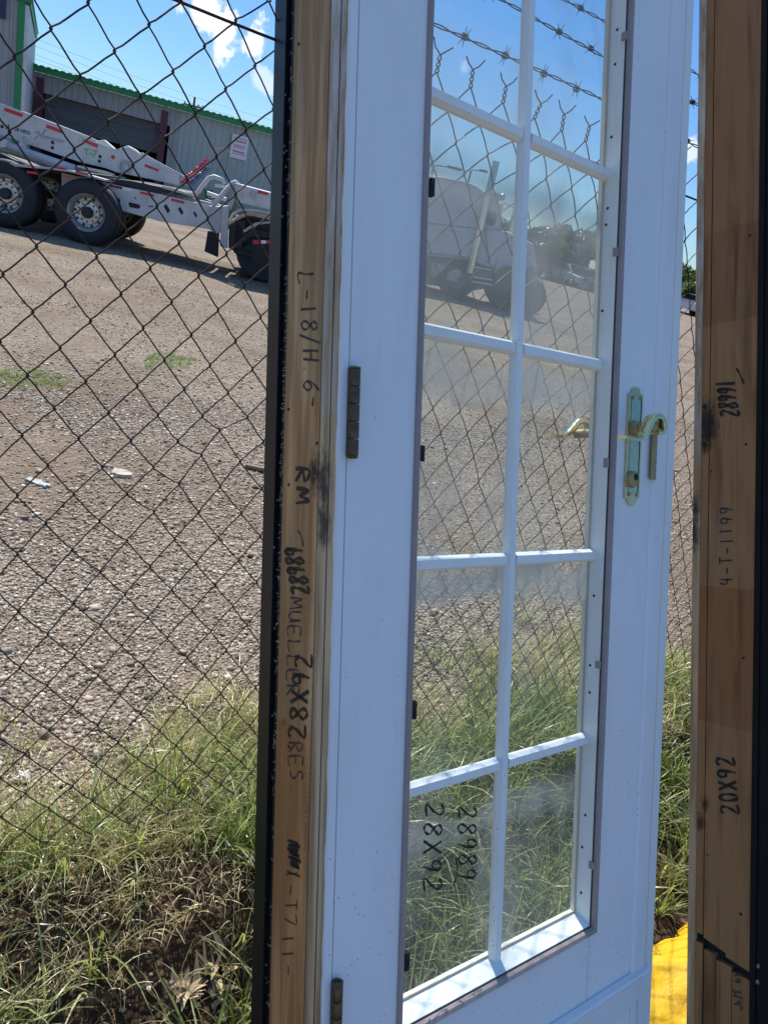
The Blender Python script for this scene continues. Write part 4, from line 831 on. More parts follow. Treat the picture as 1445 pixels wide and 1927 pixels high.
lamp(887, 318, 60, 'tall grey street lamp beside the truck exhaust stack', .8); lamp(817, 309, 52, 'grey street lamp behind the truck sleeper, left of the other lamp', 1.2)
# ------------------------------------------------------------------ trailers
def dirty(name, c, k):
    m = Mat(name); v = m.coord(); a = m.noise(v, 2.2, 7, .68); b_ = m.noise(m.coord((6, 6, 1.2)), 3, 6, .7); col = m.mix(m.rng(a, .40, .72, 0, k), c, (.24, .21, .18)); col = m.mix(m.rng(b_, .56, .74, 0, k*.8), col, (.17, .14, .12)); sp = m.noise(v, 28, 4, .7); col = m.mix(m.rng(sp, .66, .74, 0, .5), col, (.16, .10, .07)); m.set(Base_Color=col, Roughness=.55); return m.m
WT = dirty('worn_white_paint', (.58, .57, .56), .5); WT2 = plain('greyed_white_paint', (.40, .39, .40), .5, 0, .2, 4, .1); TYRE = plain('tyre_rubber', (.018, .019, .022), .75, 0, .3, 20, .3); ALU = plain('wheel_alloy', (.55, .55, .55), .35, .75, .12, 20); REDT = plain('red_tape', (.55, .02, .03), .35); WHT = plain('white_tape', (.75, .75, .75), .35)
BLK = plain('black_steel', (.02, .02, .022), .6); GRN = plain('green_paint', (.16, .42, .05), .6, 0, .03); TXT = plain('black_lettering', (.03, .03, .035), .6); TXTG = plain('faded_lettering', (.30, .29, .29), .7, 0, .03); SUNY = plain('bright_fender', (.5, .43, .33), .5)
G0 = ground(155, 461); G1 = ground(8, 428); dT = G0-G1; dT /= np.linalg.norm(dT); nT = np.array([dT[1], -dT[0], 0]); rT = math.atan2(dT[1], dT[0])
def T(x, y, off=0): q = plane_pt(x, y, G0-nT*off, nT)-G0; return float(q @ dT), float(q[2])
def TP(L, off): return [T(x, y, off) for x, y in L]
def z3(L): return [(x/6.02, 180+y/6.02) for x, y in L]
def z4(L): return [(220+x/4.817, 230+y/4.817) for x, y in L]
tr_ = empty('gooseneck_trailer', loc=(float(G0[0]), float(G0[1]), 0), rz=rT); tag(tr_, 'white heavy haul gooseneck trailer with green T-7 and red reflective tape', 'trailer')
_v = None
def rim_material():
    m = Mat('drilled_wheel_rim'); x, y, z = m.sep(m.coord())[:3]; r = m.math('SQRT', m.math('ADD', m.math('MULTIPLY', x, x), m.math('MULTIPLY', z, z)))
    def ring(rad0, rr, ph):
        a = m.math('ADD', m.math('ARCTAN2', z, x), ph+20*math.pi/10*10); q = m.math('SUBTRACT', m.math('MODULO', a, math.pi/5), math.pi/10)
        dx = m.math('MULTIPLY', q, rad0); dr = m.math('SUBTRACT', r, rad0); d = m.math('SQRT', m.math('ADD', m.math('MULTIPLY', dx, dx), m.math('MULTIPLY', dr, dr))); return m.math('LESS_THAN', d, rr)
    h = m.math('MAXIMUM', ring(.136, .016, 0), ring(.197, .021, math.pi/10))
    g = m.noise(m.coord(), 9, 5, .6); c = m.ramp(g, [(.3, (.42, .41, .40)), (.7, (.66, .65, .63))]); m.set(Base_Color=m.mix(h, c, (.015, .015, .015)), Metallic=m.math('MULTIPLY', m.math('SUBTRACT', 1, h), .7), Roughness=.38); return m.m
RIMM = rim_material()
def wheel(parent, x, z, r, y0, wd=.27, name='wheel'):
    o = bpy.data.objects.new(name, None); COL.objects.link(o); o.parent = parent; o.location = (x, y0, z)
    b = MB(); b.lathe([(r*.56, .02), (r*.60, .0), (r*.72, -.012), (r*.90, -.004), (r*.97, .02), (r, .06), (r, wd-.06), (r*.97, wd-.02), (r*.88, wd), (r*.56, wd-.02)], (0, 0, 0), 'y', 48); b.build('tyre', TYRE, o, smooth=True)
    b = MB(); k = r/.49
    b.lathe([(.285*k, .015), (.275*k, .0), (.262*k, .012), (.25*k, .05), (.225*k, .14), (.215*k, .165), (.2*k, .17), (.0, .175)], (0, 0, 0), 'y', 48)
    b.lathe([(.175*k, .17), (.172*k, .125), (.165*k, .118), (.09*k, .116), (.0, .116)], (0, 0, 0), 'y', 40); b.build('rim', RIMM, o, smooth=True)
    b = MB(); b.lathe([(.085*k, .12), (.082*k, .03), (.07*k, .015), (0, .012)], (0, 0, 0), 'y', 28); b.build('hub', BLK, o, smooth=True)
    return o
w1 = wheel(tr_, .02, .485, .485, 0); w2 = wheel(tr_, -1.17, .485, .485, 0)
for x in (.02, -1.17): wheel(tr_, x, .485, .485, .30); 
for x in (.02, -1.17, -2.4): wheel(tr_, x, .485, .485, 2.2)
for x in (-2.4,): wheel(tr_, x, .485, .485, 0)
b = MB()
for x in (.02, -1.17, -2.4): b.tube([(x, .2, .485), (x, 2.4, .485)], .07, 12)
b.build('axles', BLK, tr_)
b = MB(); O_ = .62
P = TP(z3([(-400, 0), (0, 95), (400, 245), (800, 400), (1100, 545), (1300, 620)])+z4([(110, 240), (230, 310), (560, 490), (565, 575), (300, 515), (0, 455)])+z3([(1200, 822), (900, 750), (500, 612), (0, 440), (-400, 320)]), O_)
for y in (O_, 1.75): b.prism(P, y, y+.04)
neck = b.build('gooseneck', WT, tr_, bevel=.006)
b = MB(); pl = [q for q in P]
edge = TP(z3([(-400, -5), (0, 92), (400, 242), (800, 397), (1100, 542), (1300, 617)])+z4([(110, 236), (230, 306), (560, 486)]), O_)
b.tube([(x, O_+.01, z) for x, z in edge], .014, 6); b.build('top_flange', WT, neck)
b = MB(); b.prism(TP(z3([(1070, 530), (1110, 510), (1180, 498), (1300, 600), (1250, 640)]), .9), .9, 1.05); b.prism(TP(z4([(0, 262), (30, 235), (100, 210), (180, 255), (215, 300), (275, 352), (290, 400), (60, 330)]), .8), .8, .95); b.build('neck_bracket', WT, neck, bevel=.01)
b = MB(); c0 = T(*z4([(78, 405)])[0], O_-.03)
for r_ in (.10, .065): b.lathe([(r_, 0), (r_, -.02), (r_-.018, -.022), (r_-.02, 0)], (c0[0], O_-.001, c0[1]), 'y', 28)
c0 = T(*z3([(280, 492)])[0], O_-.03); b.lathe([(.04, 0), (.04, -.012), (.028, -.013), (.028, 0)], (c0[0], O_-.001, c0[1]), 'y', 16); b.build_each('pivot_boss', WT2, neck)
def spots(L, off, r, mat, par, name='bolt_hole', sq=1.0):
    b = MB()
    for (x, y) in L: c = T(x, y, off); b.lathe([(r, .0), (r*.95, -.004), (0, -.005)], (0, 0, 0), 'y', 14); n_ = 14*3; b.v[-n_:] = [(c[0]+vx*sq*1.0, off-.001+vy, c[1]+vz) for vx, vy, vz in b.v[-n_:]]
    return b.build_each(name, mat, par)
RUST = plain('rust_spot', (.05, .035, .03), .9, 0, .4, 30)
spots(z3([(600, 530), (598, 590), (1137, 690), (1130, 742), (28, 350)]), O_, .026, RUST, neck)
b = MB(); c0 = T(*z3([(1283, 695)])[0], O_); b.lathe([(.03, 0), (.028, -.01), (0, -.012)], (c0[0], O_-.001, c0[1]), 'y', 14); b.build('marker_light', plain('amber_lens', (.35, .06, .03), .3), neck)
def tape(L, off, par, mat=None):
    b = MB(); b.prism(TP(L, off), off-.004, off-.001); return b.build('reflective_tape', mat or REDT, par)
for L in (z3([(58, 133), (268, 208), (258, 248), (50, 172)]), z3([(535, 326), (722, 395), (712, 432), (525, 362)]), z3([(945, 492), (1113, 552), (1108, 592), (940, 520)]), z4([(256, 378), (382, 428), (378, 446), (252, 402)])): tape(L, O_, neck)
tape(z3([(-90, 40), (-200, 0), (-205, 36), (-95, 78)]), O_, neck)
# text
def label_text(txt, px0, px1, off, size, mat, parent, name='lettering', shear=0, up=0.0):
    cu = bpy.data.curves.new('t', 'FONT'); cu.body = txt; cu.size = size; cu.extrude = .0015; cu.shear = shear; cu.offset = size*.02
    to = bpy.data.objects.new('t', cu); COL.objects.link(to); dg = bpy.context.evaluated_depsgraph_get(); me = bpy.data.meshes.new_from_object(to.evaluated_get(dg)); bpy.data.objects.remove(to)
    a, c_ = T(*px0, off), T(*px1, off); ang = math.atan2(c_[1]-a[1], c_[0]-a[0]); L = math.hypot(c_[0]-a[0], c_[1]-a[1])
    xs_ = [v.co.x for v in me.vertices]; k = L/(max(xs_)-min(xs_)); me.materials.clear(); me.materials.append(mat)
    o = bpy.data.objects.new(name, me); COL.objects.link(o); o.parent = parent
    o.matrix_local = Matrix.Translation((a[0], off-.003, a[1])) @ Matrix.Rotation(-ang, 4, 'Y') @ Matrix.Rotation(rad(90), 4, 'X') @ Matrix.Diagonal((k, max(k, .6), 1, 1)); return o
label_text('20 HDG', (28.0, 245.5), (57.5, 253.5), O_, .085, TXT, neck)
label_text('A', (11, 243), (20, 243.5), O_, .13, TXT, neck, shear=.35)
label_text('T-7', (158, 291), (183.5, 296.5), O_, .17, GRN, neck)
label_text('SPECIALIZED', (84, 260), (122, 269), O_, .055, TXTG, neck, shear=.2)
b = MB()                                       # faded running figure before the word
for L in (z3([(430, 400), (450, 440), (420, 470), (390, 495)]), z3([(450, 440), (480, 470)]), z3([(400, 420), (440, 410), (470, 440)]), z3([(480, 450), (510, 390), (535, 385)]), z3([(485, 500), (500, 420), (520, 400)])):
    b.tube([(T(x, y, O_)[0], O_-.002, T(x, y, O_)[1]) for x, y in L], .006, 5)
b.build('faded_emblem', TXTG, neck)
# beam under the neck, deck, rails
b = MB(); q0, q1 = T(-60, 249, .5), T(141, 318, .5); b.tube([(q0[0], .5, q0[1]), (q1[0], .5, q1[1])], .062, 16); q0, q1 = T(0, 278, .75), T(120, 318, .75); b.tube([(q0[0], .75, q0[1]), (q1[0], .75, q1[1])], .05, 12); b.build('lift_cylinder', WT2, tr_, smooth=True)
b = MB(); b.prism(TP(z3([(0, 500), (60, 495), (95, 520), (80, 590), (0, 590)]), .45), .42, .6); b.build('cylinder_clevis', WT, tr_, bevel=.01)
b = MB(); b.prism(TP(z3([(-300, 620), (0, 650), (280, 780), (1160, 900), (1160, 925), (1445, 960)])+z4([(650, 640), (640, 668), (0, 560)])+z3([(1100, 935), (500, 870), (100, 760), (-300, 700)]), .45), .45, 2.3); b.build('deck', BLK, tr_)
b = MB(); b.prism(TP(z3([(880, 788), (1180, 850), (1290, 888), (1280, 905), (1160, 880), (880, 810)]), .42), .40, .55); b.prism(TP(z4([(415, 580), (520, 600), (640, 640), (700, 655), (690, 675), (600, 650), (420, 600)]), .42), .40, .55); b.build_each('deck_strip', SUNY, tr_)
b = MB(); fL = z3([(120, 765), (300, 790), (560, 810), (800, 845), (1000, 895), (1200, 950), (1200, 972), (1000, 918), (800, 868), (560, 833), (300, 815), (120, 795)]); b.prism(TP(fL, .02), .0, .55); b.build('fender_rail', WT2, tr_)
for L in (z3([(310, 850), (440, 868), (440, 895), (310, 878)]), z3([(620, 800), (760, 822), (760, 845), (620, 822)]), z3([(860, 850), (1010, 885), (1010, 905), (860, 872)]), z3([(720, 905), (800, 915), (800, 930), (720, 920)])): tape(L, -.002, tr_)
b = MB(); R0 = z4([(-500, 455), (0, 572), (400, 655), (880, 765), (880, 985), (820, 968), (400, 900), (0, 790), (-500, 690)]); Oy = .34
for y in (Oy, 2.0): b.prism(TP(R0, Oy), y, y+.09)
b.box(T(*z4([(-500, 600)])[0], Oy)[0], T(*z4([(870, 600)])[0], Oy)[0], Oy+.1, 1.99, .66, .72)
rail = b.build('frame_rail', WT, tr_, bevel=.008)
for L, mt in ((z4([(-60, 565), (50, 583), (50, 606), (-60, 585)]), REDT), (z4([(52, 592), (135, 608), (132, 630), (52, 614)]), WHT), (z4([(212, 625), (340, 655), (338, 678), (210, 645)]), REDT), (z4([(495, 688), (615, 718), (612, 740), (495, 712)]), REDT), (z3([(1255, 1010), (1392, 1040), (1388, 1062), (1250, 1030)]), REDT)): tape(L, Oy, rail, mt)
b = MB()
def hole(L): b.prism(TP(z4(L), Oy), Oy-.003, Oy-.001)
hole([(105, 735), (120, 725), (200, 745), (218, 765), (200, 785), (120, 770)]); hole([(5, 700), (20, 685), (38, 712), (22, 728)]); hole([(288, 755), (335, 762), (335, 772), (288, 766)])
for (x, y, a, c_) in ((455, 785, 30, 45), (580, 805, 26, 38), (712, 838, 18, 30), (170, 690, 9, 12)): hole([(x-a, y-c_*.5), (x-a*.2, y-c_), (x+a, y+c_*.3), (x+a*.3, y+c_)])
b.build_each('rail_opening', INTER, rail)
b = MB(); b.prism(TP(z4([(845, 770), (960, 765), (960, 1000), (900, 1010), (850, 985)]), .25), .25, 2.1); b.prism(TP(z4([(955, 765), (1015, 755), (1000, 1145), (935, 1125)]), .2), .2, .32); b.prism(TP(z4([(955, 765), (1015, 755), (1000, 1145), (935, 1125)]), .2), 1.9, 2.0); b.build('end_frame', WT2, tr_, bevel=.01)
b = MB(); b.prism(TP(z4([(825, 985), (930, 1000), (918, 1225), (795, 1170)]), .28), .28, .31); b.build('mud_flap', DARKM, tr_)
def T3(L, off): return [(T(x, y, off)[0], off, T(x, y, off)[1]) for x, y in L]
b = MB(); b.tube(T3(z4([(690, 690), (760, 600), (835, 505), (880, 492), (960, 520), (975, 560)]), .5), .034, 12); b.tube(T3(z4([(865, 760), (1050, 555), (1075, 545), (1100, 560), (1080, 640)]), .3), .040, 12); b.tube(T3(z4([(890, 570), (1000, 588)]), .45), .025, 8); b.tube(T3(z4([(820, 640), (990, 700)]), .6), .03, 8); b.build('bull_hoop', WT, tr_, smooth=True)
b = MB(); b.prism(TP(z4([(1000, 760), (1100, 560), (1120, 570), (1040, 800)]), .6), .5, 1.5); b.build('head_frame', WT2, tr_)
def coil(p0, p1, r, off, n, mat, name):
    a, c_ = T(*p0, off), T(*p1, off); a = np.array([a[0], off, a[1]]); c_ = np.array([c_[0], off+.1, c_[1]]); ax = c_-a; L = np.linalg.norm(ax); ax /= L; u = np.cross(ax, [0, 1, 0]); u /= np.linalg.norm(u); w = np.cross(ax, u)
    b = MB(); b.tube([a+ax*L*t+(u*math.cos(t*n*6.283)+w*math.sin(t*n*6.283))*r for t in np.linspace(0, 1, n*14)], .010, 5); b.build(name, mat, tr_, smooth=True)
coil(z4([(590, 560)])[0], z4([(830, 335)])[0], .045, .7, 15, plain('red_air_hose', (.42, .03, .05), .4), 'air_hose')
coil(z4([(670, 560)])[0], z4([(835, 405)])[0], .045, .85, 11, plain('blue_air_hose', (.03, .05, .16), .4), 'air_hose')
b = MB()
for d in (0, 14): b.tube(T3(z4([(815+d, 340), (840+d, 290), (900, 240-d*.6), (960, 228-d*.5), (1010, 262), (1030, 300)]), .8), .010, 6)
b.build('rubber_hose', plain('faded_pink_hose', (.35, .28, .28), .6), tr_, smooth=True)
b = MB(); b.tube(T3(z4([(1045, 110), (1015, 280), (985, 480), (980, 560)]), 1.0), .014, 6); b.tube(T3(z4([(1045, 115), (1010, 200), (930, 400), (905, 500)]), .9), .006, 5); b.build('hose_mast', plain('pole_drab', (.14, .16, .13), .6), tr_)
random.seed(4); b = MB()
for k in range(9):
    p0 = T3(z4([(790+k*9, 590+random.uniform(-10, 40))]), .6+random.random()*.4)[0]; p1 = T3(z4([(870+k*4, 690+random.uniform(-10, 40))]), .6+random.random()*.4)[0]; mid = (np.array(p0)+np.array(p1))/2+np.array([random.uniform(-.1, .1), 0, -.08]); b.tube([p0, mid, p1], .010, 5)
b.build('cable_bundle', plain('green_cable', (.03, .10, .06), .5), tr_)
# second trailer, nose to tail
t2 = empty('flatbed_trailer', loc=(float(G0[0]), float(G0[1]), 0), rz=rT); tag(t2, 'white trailer with black mud flap, half hidden behind the black door edge', 'trailer')
Ob = .15
def boxp(L, y0, y1, name, mat, bev=.01, off=None):
    b = MB(); b.prism(TP(L, Ob if off is None else off), y0, y1); return b.build(name, mat, t2, bevel=bev)
bm2 = boxp(z4([(1070, 550), (1445, 650), (1900, 765), (1900, 930), (1445, 812), (1085, 722)]), Ob, 2.2, 'side_beam', WT)
for L in (z4([(1280, 615), (1372, 640), (1370, 664), (1275, 642)]), z4([(1560, 690), (1660, 716), (1655, 740), (1556, 714)])): 
    b = MB(); b.prism(TP(L, Ob), Ob-.004, Ob-.001); b.build('reflective_tape', REDT, bm2)
b = MB(); c0 = T(*z4([(1235, 652)])[0], Ob); b.lathe([(.055, 0), (.055, -.02), (.04, -.022), (.04, 0)], (c0[0], Ob-.001, c0[1]), 'y', 20); b.build('tie_ring', WT2, bm2)
b = MB()
for k, L in enumerate((z4([(1020, 900), (1060, 830), (1120, 795), (1250, 800), (1420, 830)]), z4([(1020, 915), (1120, 850), (1220, 820), (1400, 860)]), z4([(1010, 920), (1080, 880), (1180, 835), (1260, 840)]), z4([(1150, 990), (1260, 920), (1400, 905), (1500, 930)]))): b.tube(T3(L, .1+.05*k), .022, 8)
b.build('fender_bars', SUNY, t2, smooth=True)
for (x, y) in ((1760, 1140),): c0 = T(*z4([(x, y)])[0], .75); wheel(t2, c0[0], .47, .47, .75)
b = MB()
for k, L in enumerate((z4([(1020, 950), (1100, 900), (1180, 1010), (1060, 1170), (1010, 1140)]), z4([(1100, 1010), (1240, 960), (1400, 1000), (1400, 1060), (1220, 1050), (1120, 1120)]), z4([(1050, 1130), (1230, 1100), (1230, 1240), (1080, 1200)]))): b.prism(TP(L, .3), .3+.04*k, .55)
b.build('suspension', BLK, t2, bevel=.02)
for x in (2.6, 3.7): wheel(t2, x, .47, .47, 2.0)
b = MB(); c0 = T(*z4([(1210, 1050)])[0], .3); b.tube([(c0[0]+.25, .45, .47), (c0[0]+.25, 1.2, .47)], .46, 28); b.box(c0[0]-.25, c0[0]+2.2, .55, 2.2, .35, .95); b.tube([(c0[0], .3, .485), (c0[0], 2.3, .485)], .06, 8); b.box(c0[0]-.28, c0[0]-.1, .3, 2.2, .45, .9); b.build('running_gear', BLK, t2, bevel=.03)
b = MB(); b.prism(TP(z4([(1228, 1060), (1430, 1075), (1430, 1390), (1215, 1330)]), -.05), -.05, -.03); fl = b.build('mud_flap', DARKM, t2)
b = MB(); b.prism(TP(z4([(1235, 1070), (1430, 1072), (1430, 1100), (1235, 1103)]), -.06), -.056, -.052); b.build('reflective_tape', REDT, fl)
b = MB(); b.prism(TP(z4([(1310, 1071), (1352, 1071), (1352, 1099), (1310, 1100)]), -.06), -.060, -.057); b.build('reflective_tape', WHT, fl)
# ------------------------------------------------------------------ cars and truck
CGL = plain('car_glass', (.03, .035, .04), .1)
def car(name, gx, gy, rz, colr, lab, cat='car', L=4.5, H=1.45, kind='sedan', group=None, k=1.0):
    o = empty(name, loc=(gx, gy, 0), rz=rz); tag(o, lab, cat, group); cm = plain(name+'_paint%d' % len(bpy.data.materials), colr, .3, 0, .05, 2)
    w = .88; b = MB()
    if kind == 'pickup': body = [(-L/2, .45), (-L/2, 1.0), (-.35*L/2-.4, 1.02), (.45*L/2, 1.05), (L/2-.1, .98), (L/2, .7), (L/2, .42)]; cab = [(-.75, 1.0), (-.65, H+.25), (.55, H+.25), (1.05, 1.03)]
    else: body = [(-L/2, .40), (-L/2, .85), (-L/2+.15, .95), (L*.22, .92), (L/2-.1, .78), (L/2, .6), (L/2, .35)]; cab = [(-L*.38, .93), (-L*.24, H), (L*.08, H), (L*.25, .92)]
    b.prism(body, -w, w); bd = b.build('body', cm, o, bevel=.06)
    b = MB(); b.prism(cab, -w*.88, w*.88); b.build('cabin', cm, bd, bevel=.05)
    b = MB(); cz = np.array(cab); cc = cz.mean(0); inner = [tuple(cc+(p-cc)*np.array([.82, .66])+np.array([0, .04])) for p in cz]
    for s_ in (-1, 1): b.prism(inner, s_*w*.885, s_*w*.892)
    b.build_each('side_window', CGL, bd)
    b = MB(); f0, f1 = cz[2], cz[3]; b.add([(f0[0]+.02, -w*.8, f0[1]-.05), (f0[0]+.02, w*.8, f0[1]-.05), (f1[0]+.0, w*.84, f1[1]+.06), (f1[0], -w*.84, f1[1]+.06)], [(0, 1, 2, 3)]); b.v = [(x+.02, y, z+.02) for x, y, z in b.v]; b.build('windscreen', CGL, bd, fix=False)
    for x in (-L*.31, L*.32):
        for s_ in (-1, 1):
            c_ = MB(); c_.lathe([(0, -.1), (.2, -.1), (.3, -.09), (.33, -.05), (.33, .07), (.3, .1), (0, .1)], (x, s_*(w-.06), .33), 'y', 20); wh_ = c_.build('wheel', TYRE, o, smooth=True)
            c_ = MB(); c_.lathe([(0, -.03), (.17, -.02), (.19, 0)], (x, s_*(w+.05), .33), 'y', 16); c_.build('hubcap', ALU, wh_, smooth=True)
    b = MB()
    for s_ in (-1, 1): b.box(L/2-.02, L/2+.02, s_*w*.85-.15, s_*w*.85+.15 if s_ < 0 else s_*w*.85-.15, .62, .75) if False else b.box(L/2-.02, L/2+.02, s_*w*.7-.16, s_*w*.7+.16, .6, .74)
    b.build_each('headlight', ALU, bd); return o
def gpt(x, y): q = ground(x, y); return float(q[0]), float(q[1])
x, y = gpt(1012, 522); car('pickup_truck', x, y, rad(200), (.50, .03, .03), 'small red pickup truck parked by the trees, seen through the glass', 'pickup truck', 5.2, 1.5, 'pickup')
jk = [((1045, 530), (.14, .15, .17), 'dark grey car first in the far row of parked cars, beside the red pickup'), ((1068, 537), (.40, .41, .43), 'silver car second in the far row of parked cars'), ((1090, 543), (.05, .06, .09), 'dark blue car third in the far row of parked cars'), ((1112, 549), (.25, .23, .21), 'taupe car fourth in the far row of parked cars'), ((1134, 555), (.06, .055, .05), 'black car last in the far row')]
for i, (p, c_, l_) in enumerate(jk):
    q = gpt(*p); car('parked_car', q[0], q[1], rad(-70+8*i), c_, l_, 'car', 4.4, 1.4+.05*(i % 3), group='cars parked in a row across the yard')
q = gpt(1290, 592); car('parked_car', q[0]+.9, q[1], rad(-60), (.62, .63, .64), 'white car seen in the gap between the two door frames', 'car', 4.5, 1.5)
q = pray(1060, 470); k = 60/q[1]; cx_ = float(q[0]*k); o = empty('metal_frame_hoist', loc=(cx_, 60, 0)); tag(o, 'pale metal A-frame hoist standing before the far trees', 'hoist')
b = MB()
for a in (-.45, .45): b.tube([(a*1.6, 0, 0), (0, 0, 4.1)], .05, 6); b.tube([(a*1.6, 1, 0), (0, .5, 4.1)], .05, 6)
b.box(-.5, .5, -.03, .03, 2.3, 2.36); b.build('legs', WT2, o); b = MB(); b.box(.5, 1.5, -.3, .3, 1.6, 2.9); b.tube([(1, 0, 0), (1, 0, 1.6)], .08, 8); b.build('tank', WT2, o, bevel=.05)
# semi truck : its side stands square to the view, nose to the right
TY = 19.4
def K(x, y, off=0): q = at_y(x, y, TY+off); return float(q[0]), float(q[2])
def z7(L): return [(790+x/5.352, 280+y/5.352) for x, y in L]
def KP(L, off=0): return [K(x, y, off) for x, y in z7(L)]
tk = empty('semi_truck', loc=(0, TY, 0)); tag(tk, 'grey semi truck with round topped sleeper and chrome exhaust stacks, seen through the glass', 'truck')
TG = plain('truck_grey_paint', (.50, .52, .56), .35, 0, .06, 2); TGD = plain('truck_dark_panel', (.17, .18, .19), .5, 0, .2, 4); CHR = plain('chrome_pipe', (.62, .56, .50), .18, .95, .1, 8)
b = MB(); b.prism(KP([(-500, 230), (-100, 250), (200, 275), (440, 320), (560, 365), (640, 420), (650, 500), (560, 1130), (440, 1120), (60, 1080), (-500, 1000)]), .0, 2.3); sl_ = b.build('sleeper', TG, tk, bevel=.06)
b = MB(); b.prism(KP([(640, 470), (790, 520), (830, 640), (800, 800), (860, 830), (740, 1210), (560, 1150), (600, 800)]), .05, 2.25); b.build('cab', TG, tk, bevel=.04)
b = MB(); b.prism(KP([(690, 590), (770, 600), (765, 720), (740, 780), (665, 760)]), .03, .045); cw = b.build('cab_window', CGL, tk)
b = MB(); b.prism(KP([(700, 592), (768, 600), (765, 635), (695, 625)]), .02, .028); b.build('window_reflection_strip', plain('painted_reflection', (.5, .62, .62), .4), cw)  # pale strip paints a reflection onto the cab window
b = MB(); b.prism(KP([(790, 815), (880, 830), (1000, 890), (1090, 930), (1150, 960), (1180, 1200), (1165, 1330), (1120, 1200), (900, 1330), (740, 1280), (770, 1000)]), .1, 2.2); b.build('bonnet', TG, tk, bevel=.05)
b = MB(); b.prism(KP([(1080, 1200), (1140, 1185), (1185, 1230), (1190, 1330), (1150, 1420), (1080, 1330)]), .0, .5); b.build('front_wing', plain('wing_teal', (.16, .22, .23), .3), tk, bevel=.04)
b = MB(); b.prism(KP([(760, 1240), (860, 1180), (960, 1200), (960, 1380), (820, 1450), (740, 1400)]), -.02, .05); b.build('green_side_patch', plain('side_patch_green', (.05, .13, .06), .35, 0, .3, 6), tk, bevel=.01)  # dark green patch laid over the side of the bonnet
b = MB()
c0, c1 = K(*z7([(500, 1250)])[0]), K(*z7([(680, 480)])[0]); b.tube([(c0[0], -.08, c0[1]), (c1[0], -.08, c1[1])], .085, 16); c2 = K(*z7([(768, 130)])[0]); b.tube([(c1[0], -.08, c1[1]), (c2[0], -.05, c2[1])], .085, 16); b.build('exhaust_stack', CHR, tk, smooth=True)
b = MB(); c0, c1 = K(*z7([(860, 1100)])[0]), K(*z7([(985, 610)])[0]); b.tube([(c0[0], .6, c0[1]), (c1[0], .6, c1[1])], .07, 14); b.build('exhaust_stack', CHR, tk, smooth=True)
b = MB(); b.prism(KP([(640, 430), (770, 440), (850, 480), (850, 520), (780, 520), (640, 500)]), -.05, .2); c0 = K(*z7([(825, 500)])[0]); b.blob((c0[0], -.08, c0[1]+.03), (.07, .07, .08)); c1 = K(*z7([(1000, 600)])[0]); c0 = K(*z7([(840, 545)])[0]); b.tube([(c0[0], 0, c0[1]), (c1[0], .6, c1[1])], .018, 6); b.prism(KP([(795, 560), (830, 550), (838, 610), (805, 610)]), -.1, -.02); b.build('mirror_bracket', ALU, tk, bevel=.01)
b = MB(); b.prism(KP([(380, 590), (405, 560), (395, 630), (375, 640)]), -.02, -.003); b.prism(KP([(310, 812), (430, 832), (428, 842), (308, 822)]), -.02, -.003); b.build_each('sleeper_vent', WT, sl_)
b = MB(); b.prism(KP([(655, 800), (662, 800), (700, 1160), (692, 1160)]), .02, .05); b.prism(KP([(655, 800), (815, 812), (815, 822), (655, 810)]), .02, .05); b.build('door_seam', TGD, tk)
b = MB(); b.prism(KP([(-400, 690), (600, 800), (600, 812), (-400, 702)]), -.006, .0); b.prism(KP([(-400, 980), (560, 1100), (560, 1115), (-400, 995)]), -.006, .0); b.build('panel_line', TGD, sl_)
b = MB(); b.prism(KP([(-500, 1010), (60, 1090), (440, 1130), (740, 1220), (730, 1400), (500, 1440), (60, 1370), (-500, 1250)]), .15, 2.1); b.build('chassis', TGD, tk, bevel=.03)
b = MB(); b.prism(KP([(110, 1130), (420, 1190), (400, 1370), (100, 1310)]), .06, .6); b.build('fuel_tank', plain('tank_alloy', (.30, .32, .35), .35, .5), tk, bevel=.06)
b = MB()
for h in (1180, 1280, 1330): b.prism(KP([(520, h), (730, h+35), (730, h+48), (520, h+14)]), .0, .3)
b.build('side_step', ALU, tk)
def kw(x, r): c0 = K(*z7([(x, 1400)])[0]); return c0[0]
RIMM = plain('dusty_dark_rim', (.10, .10, .10), .6, .3, .3, 10)
for x in (350, 880, 1110):
    xx = kw(x, .5); 
    for y0 in (.05, 2.0): wheel(tk, xx, .47, .47, y0, .28)
xx = kw(-150, .5)
for y0 in (.05, 2.0): wheel(tk, xx, .47, .47, y0, .28)
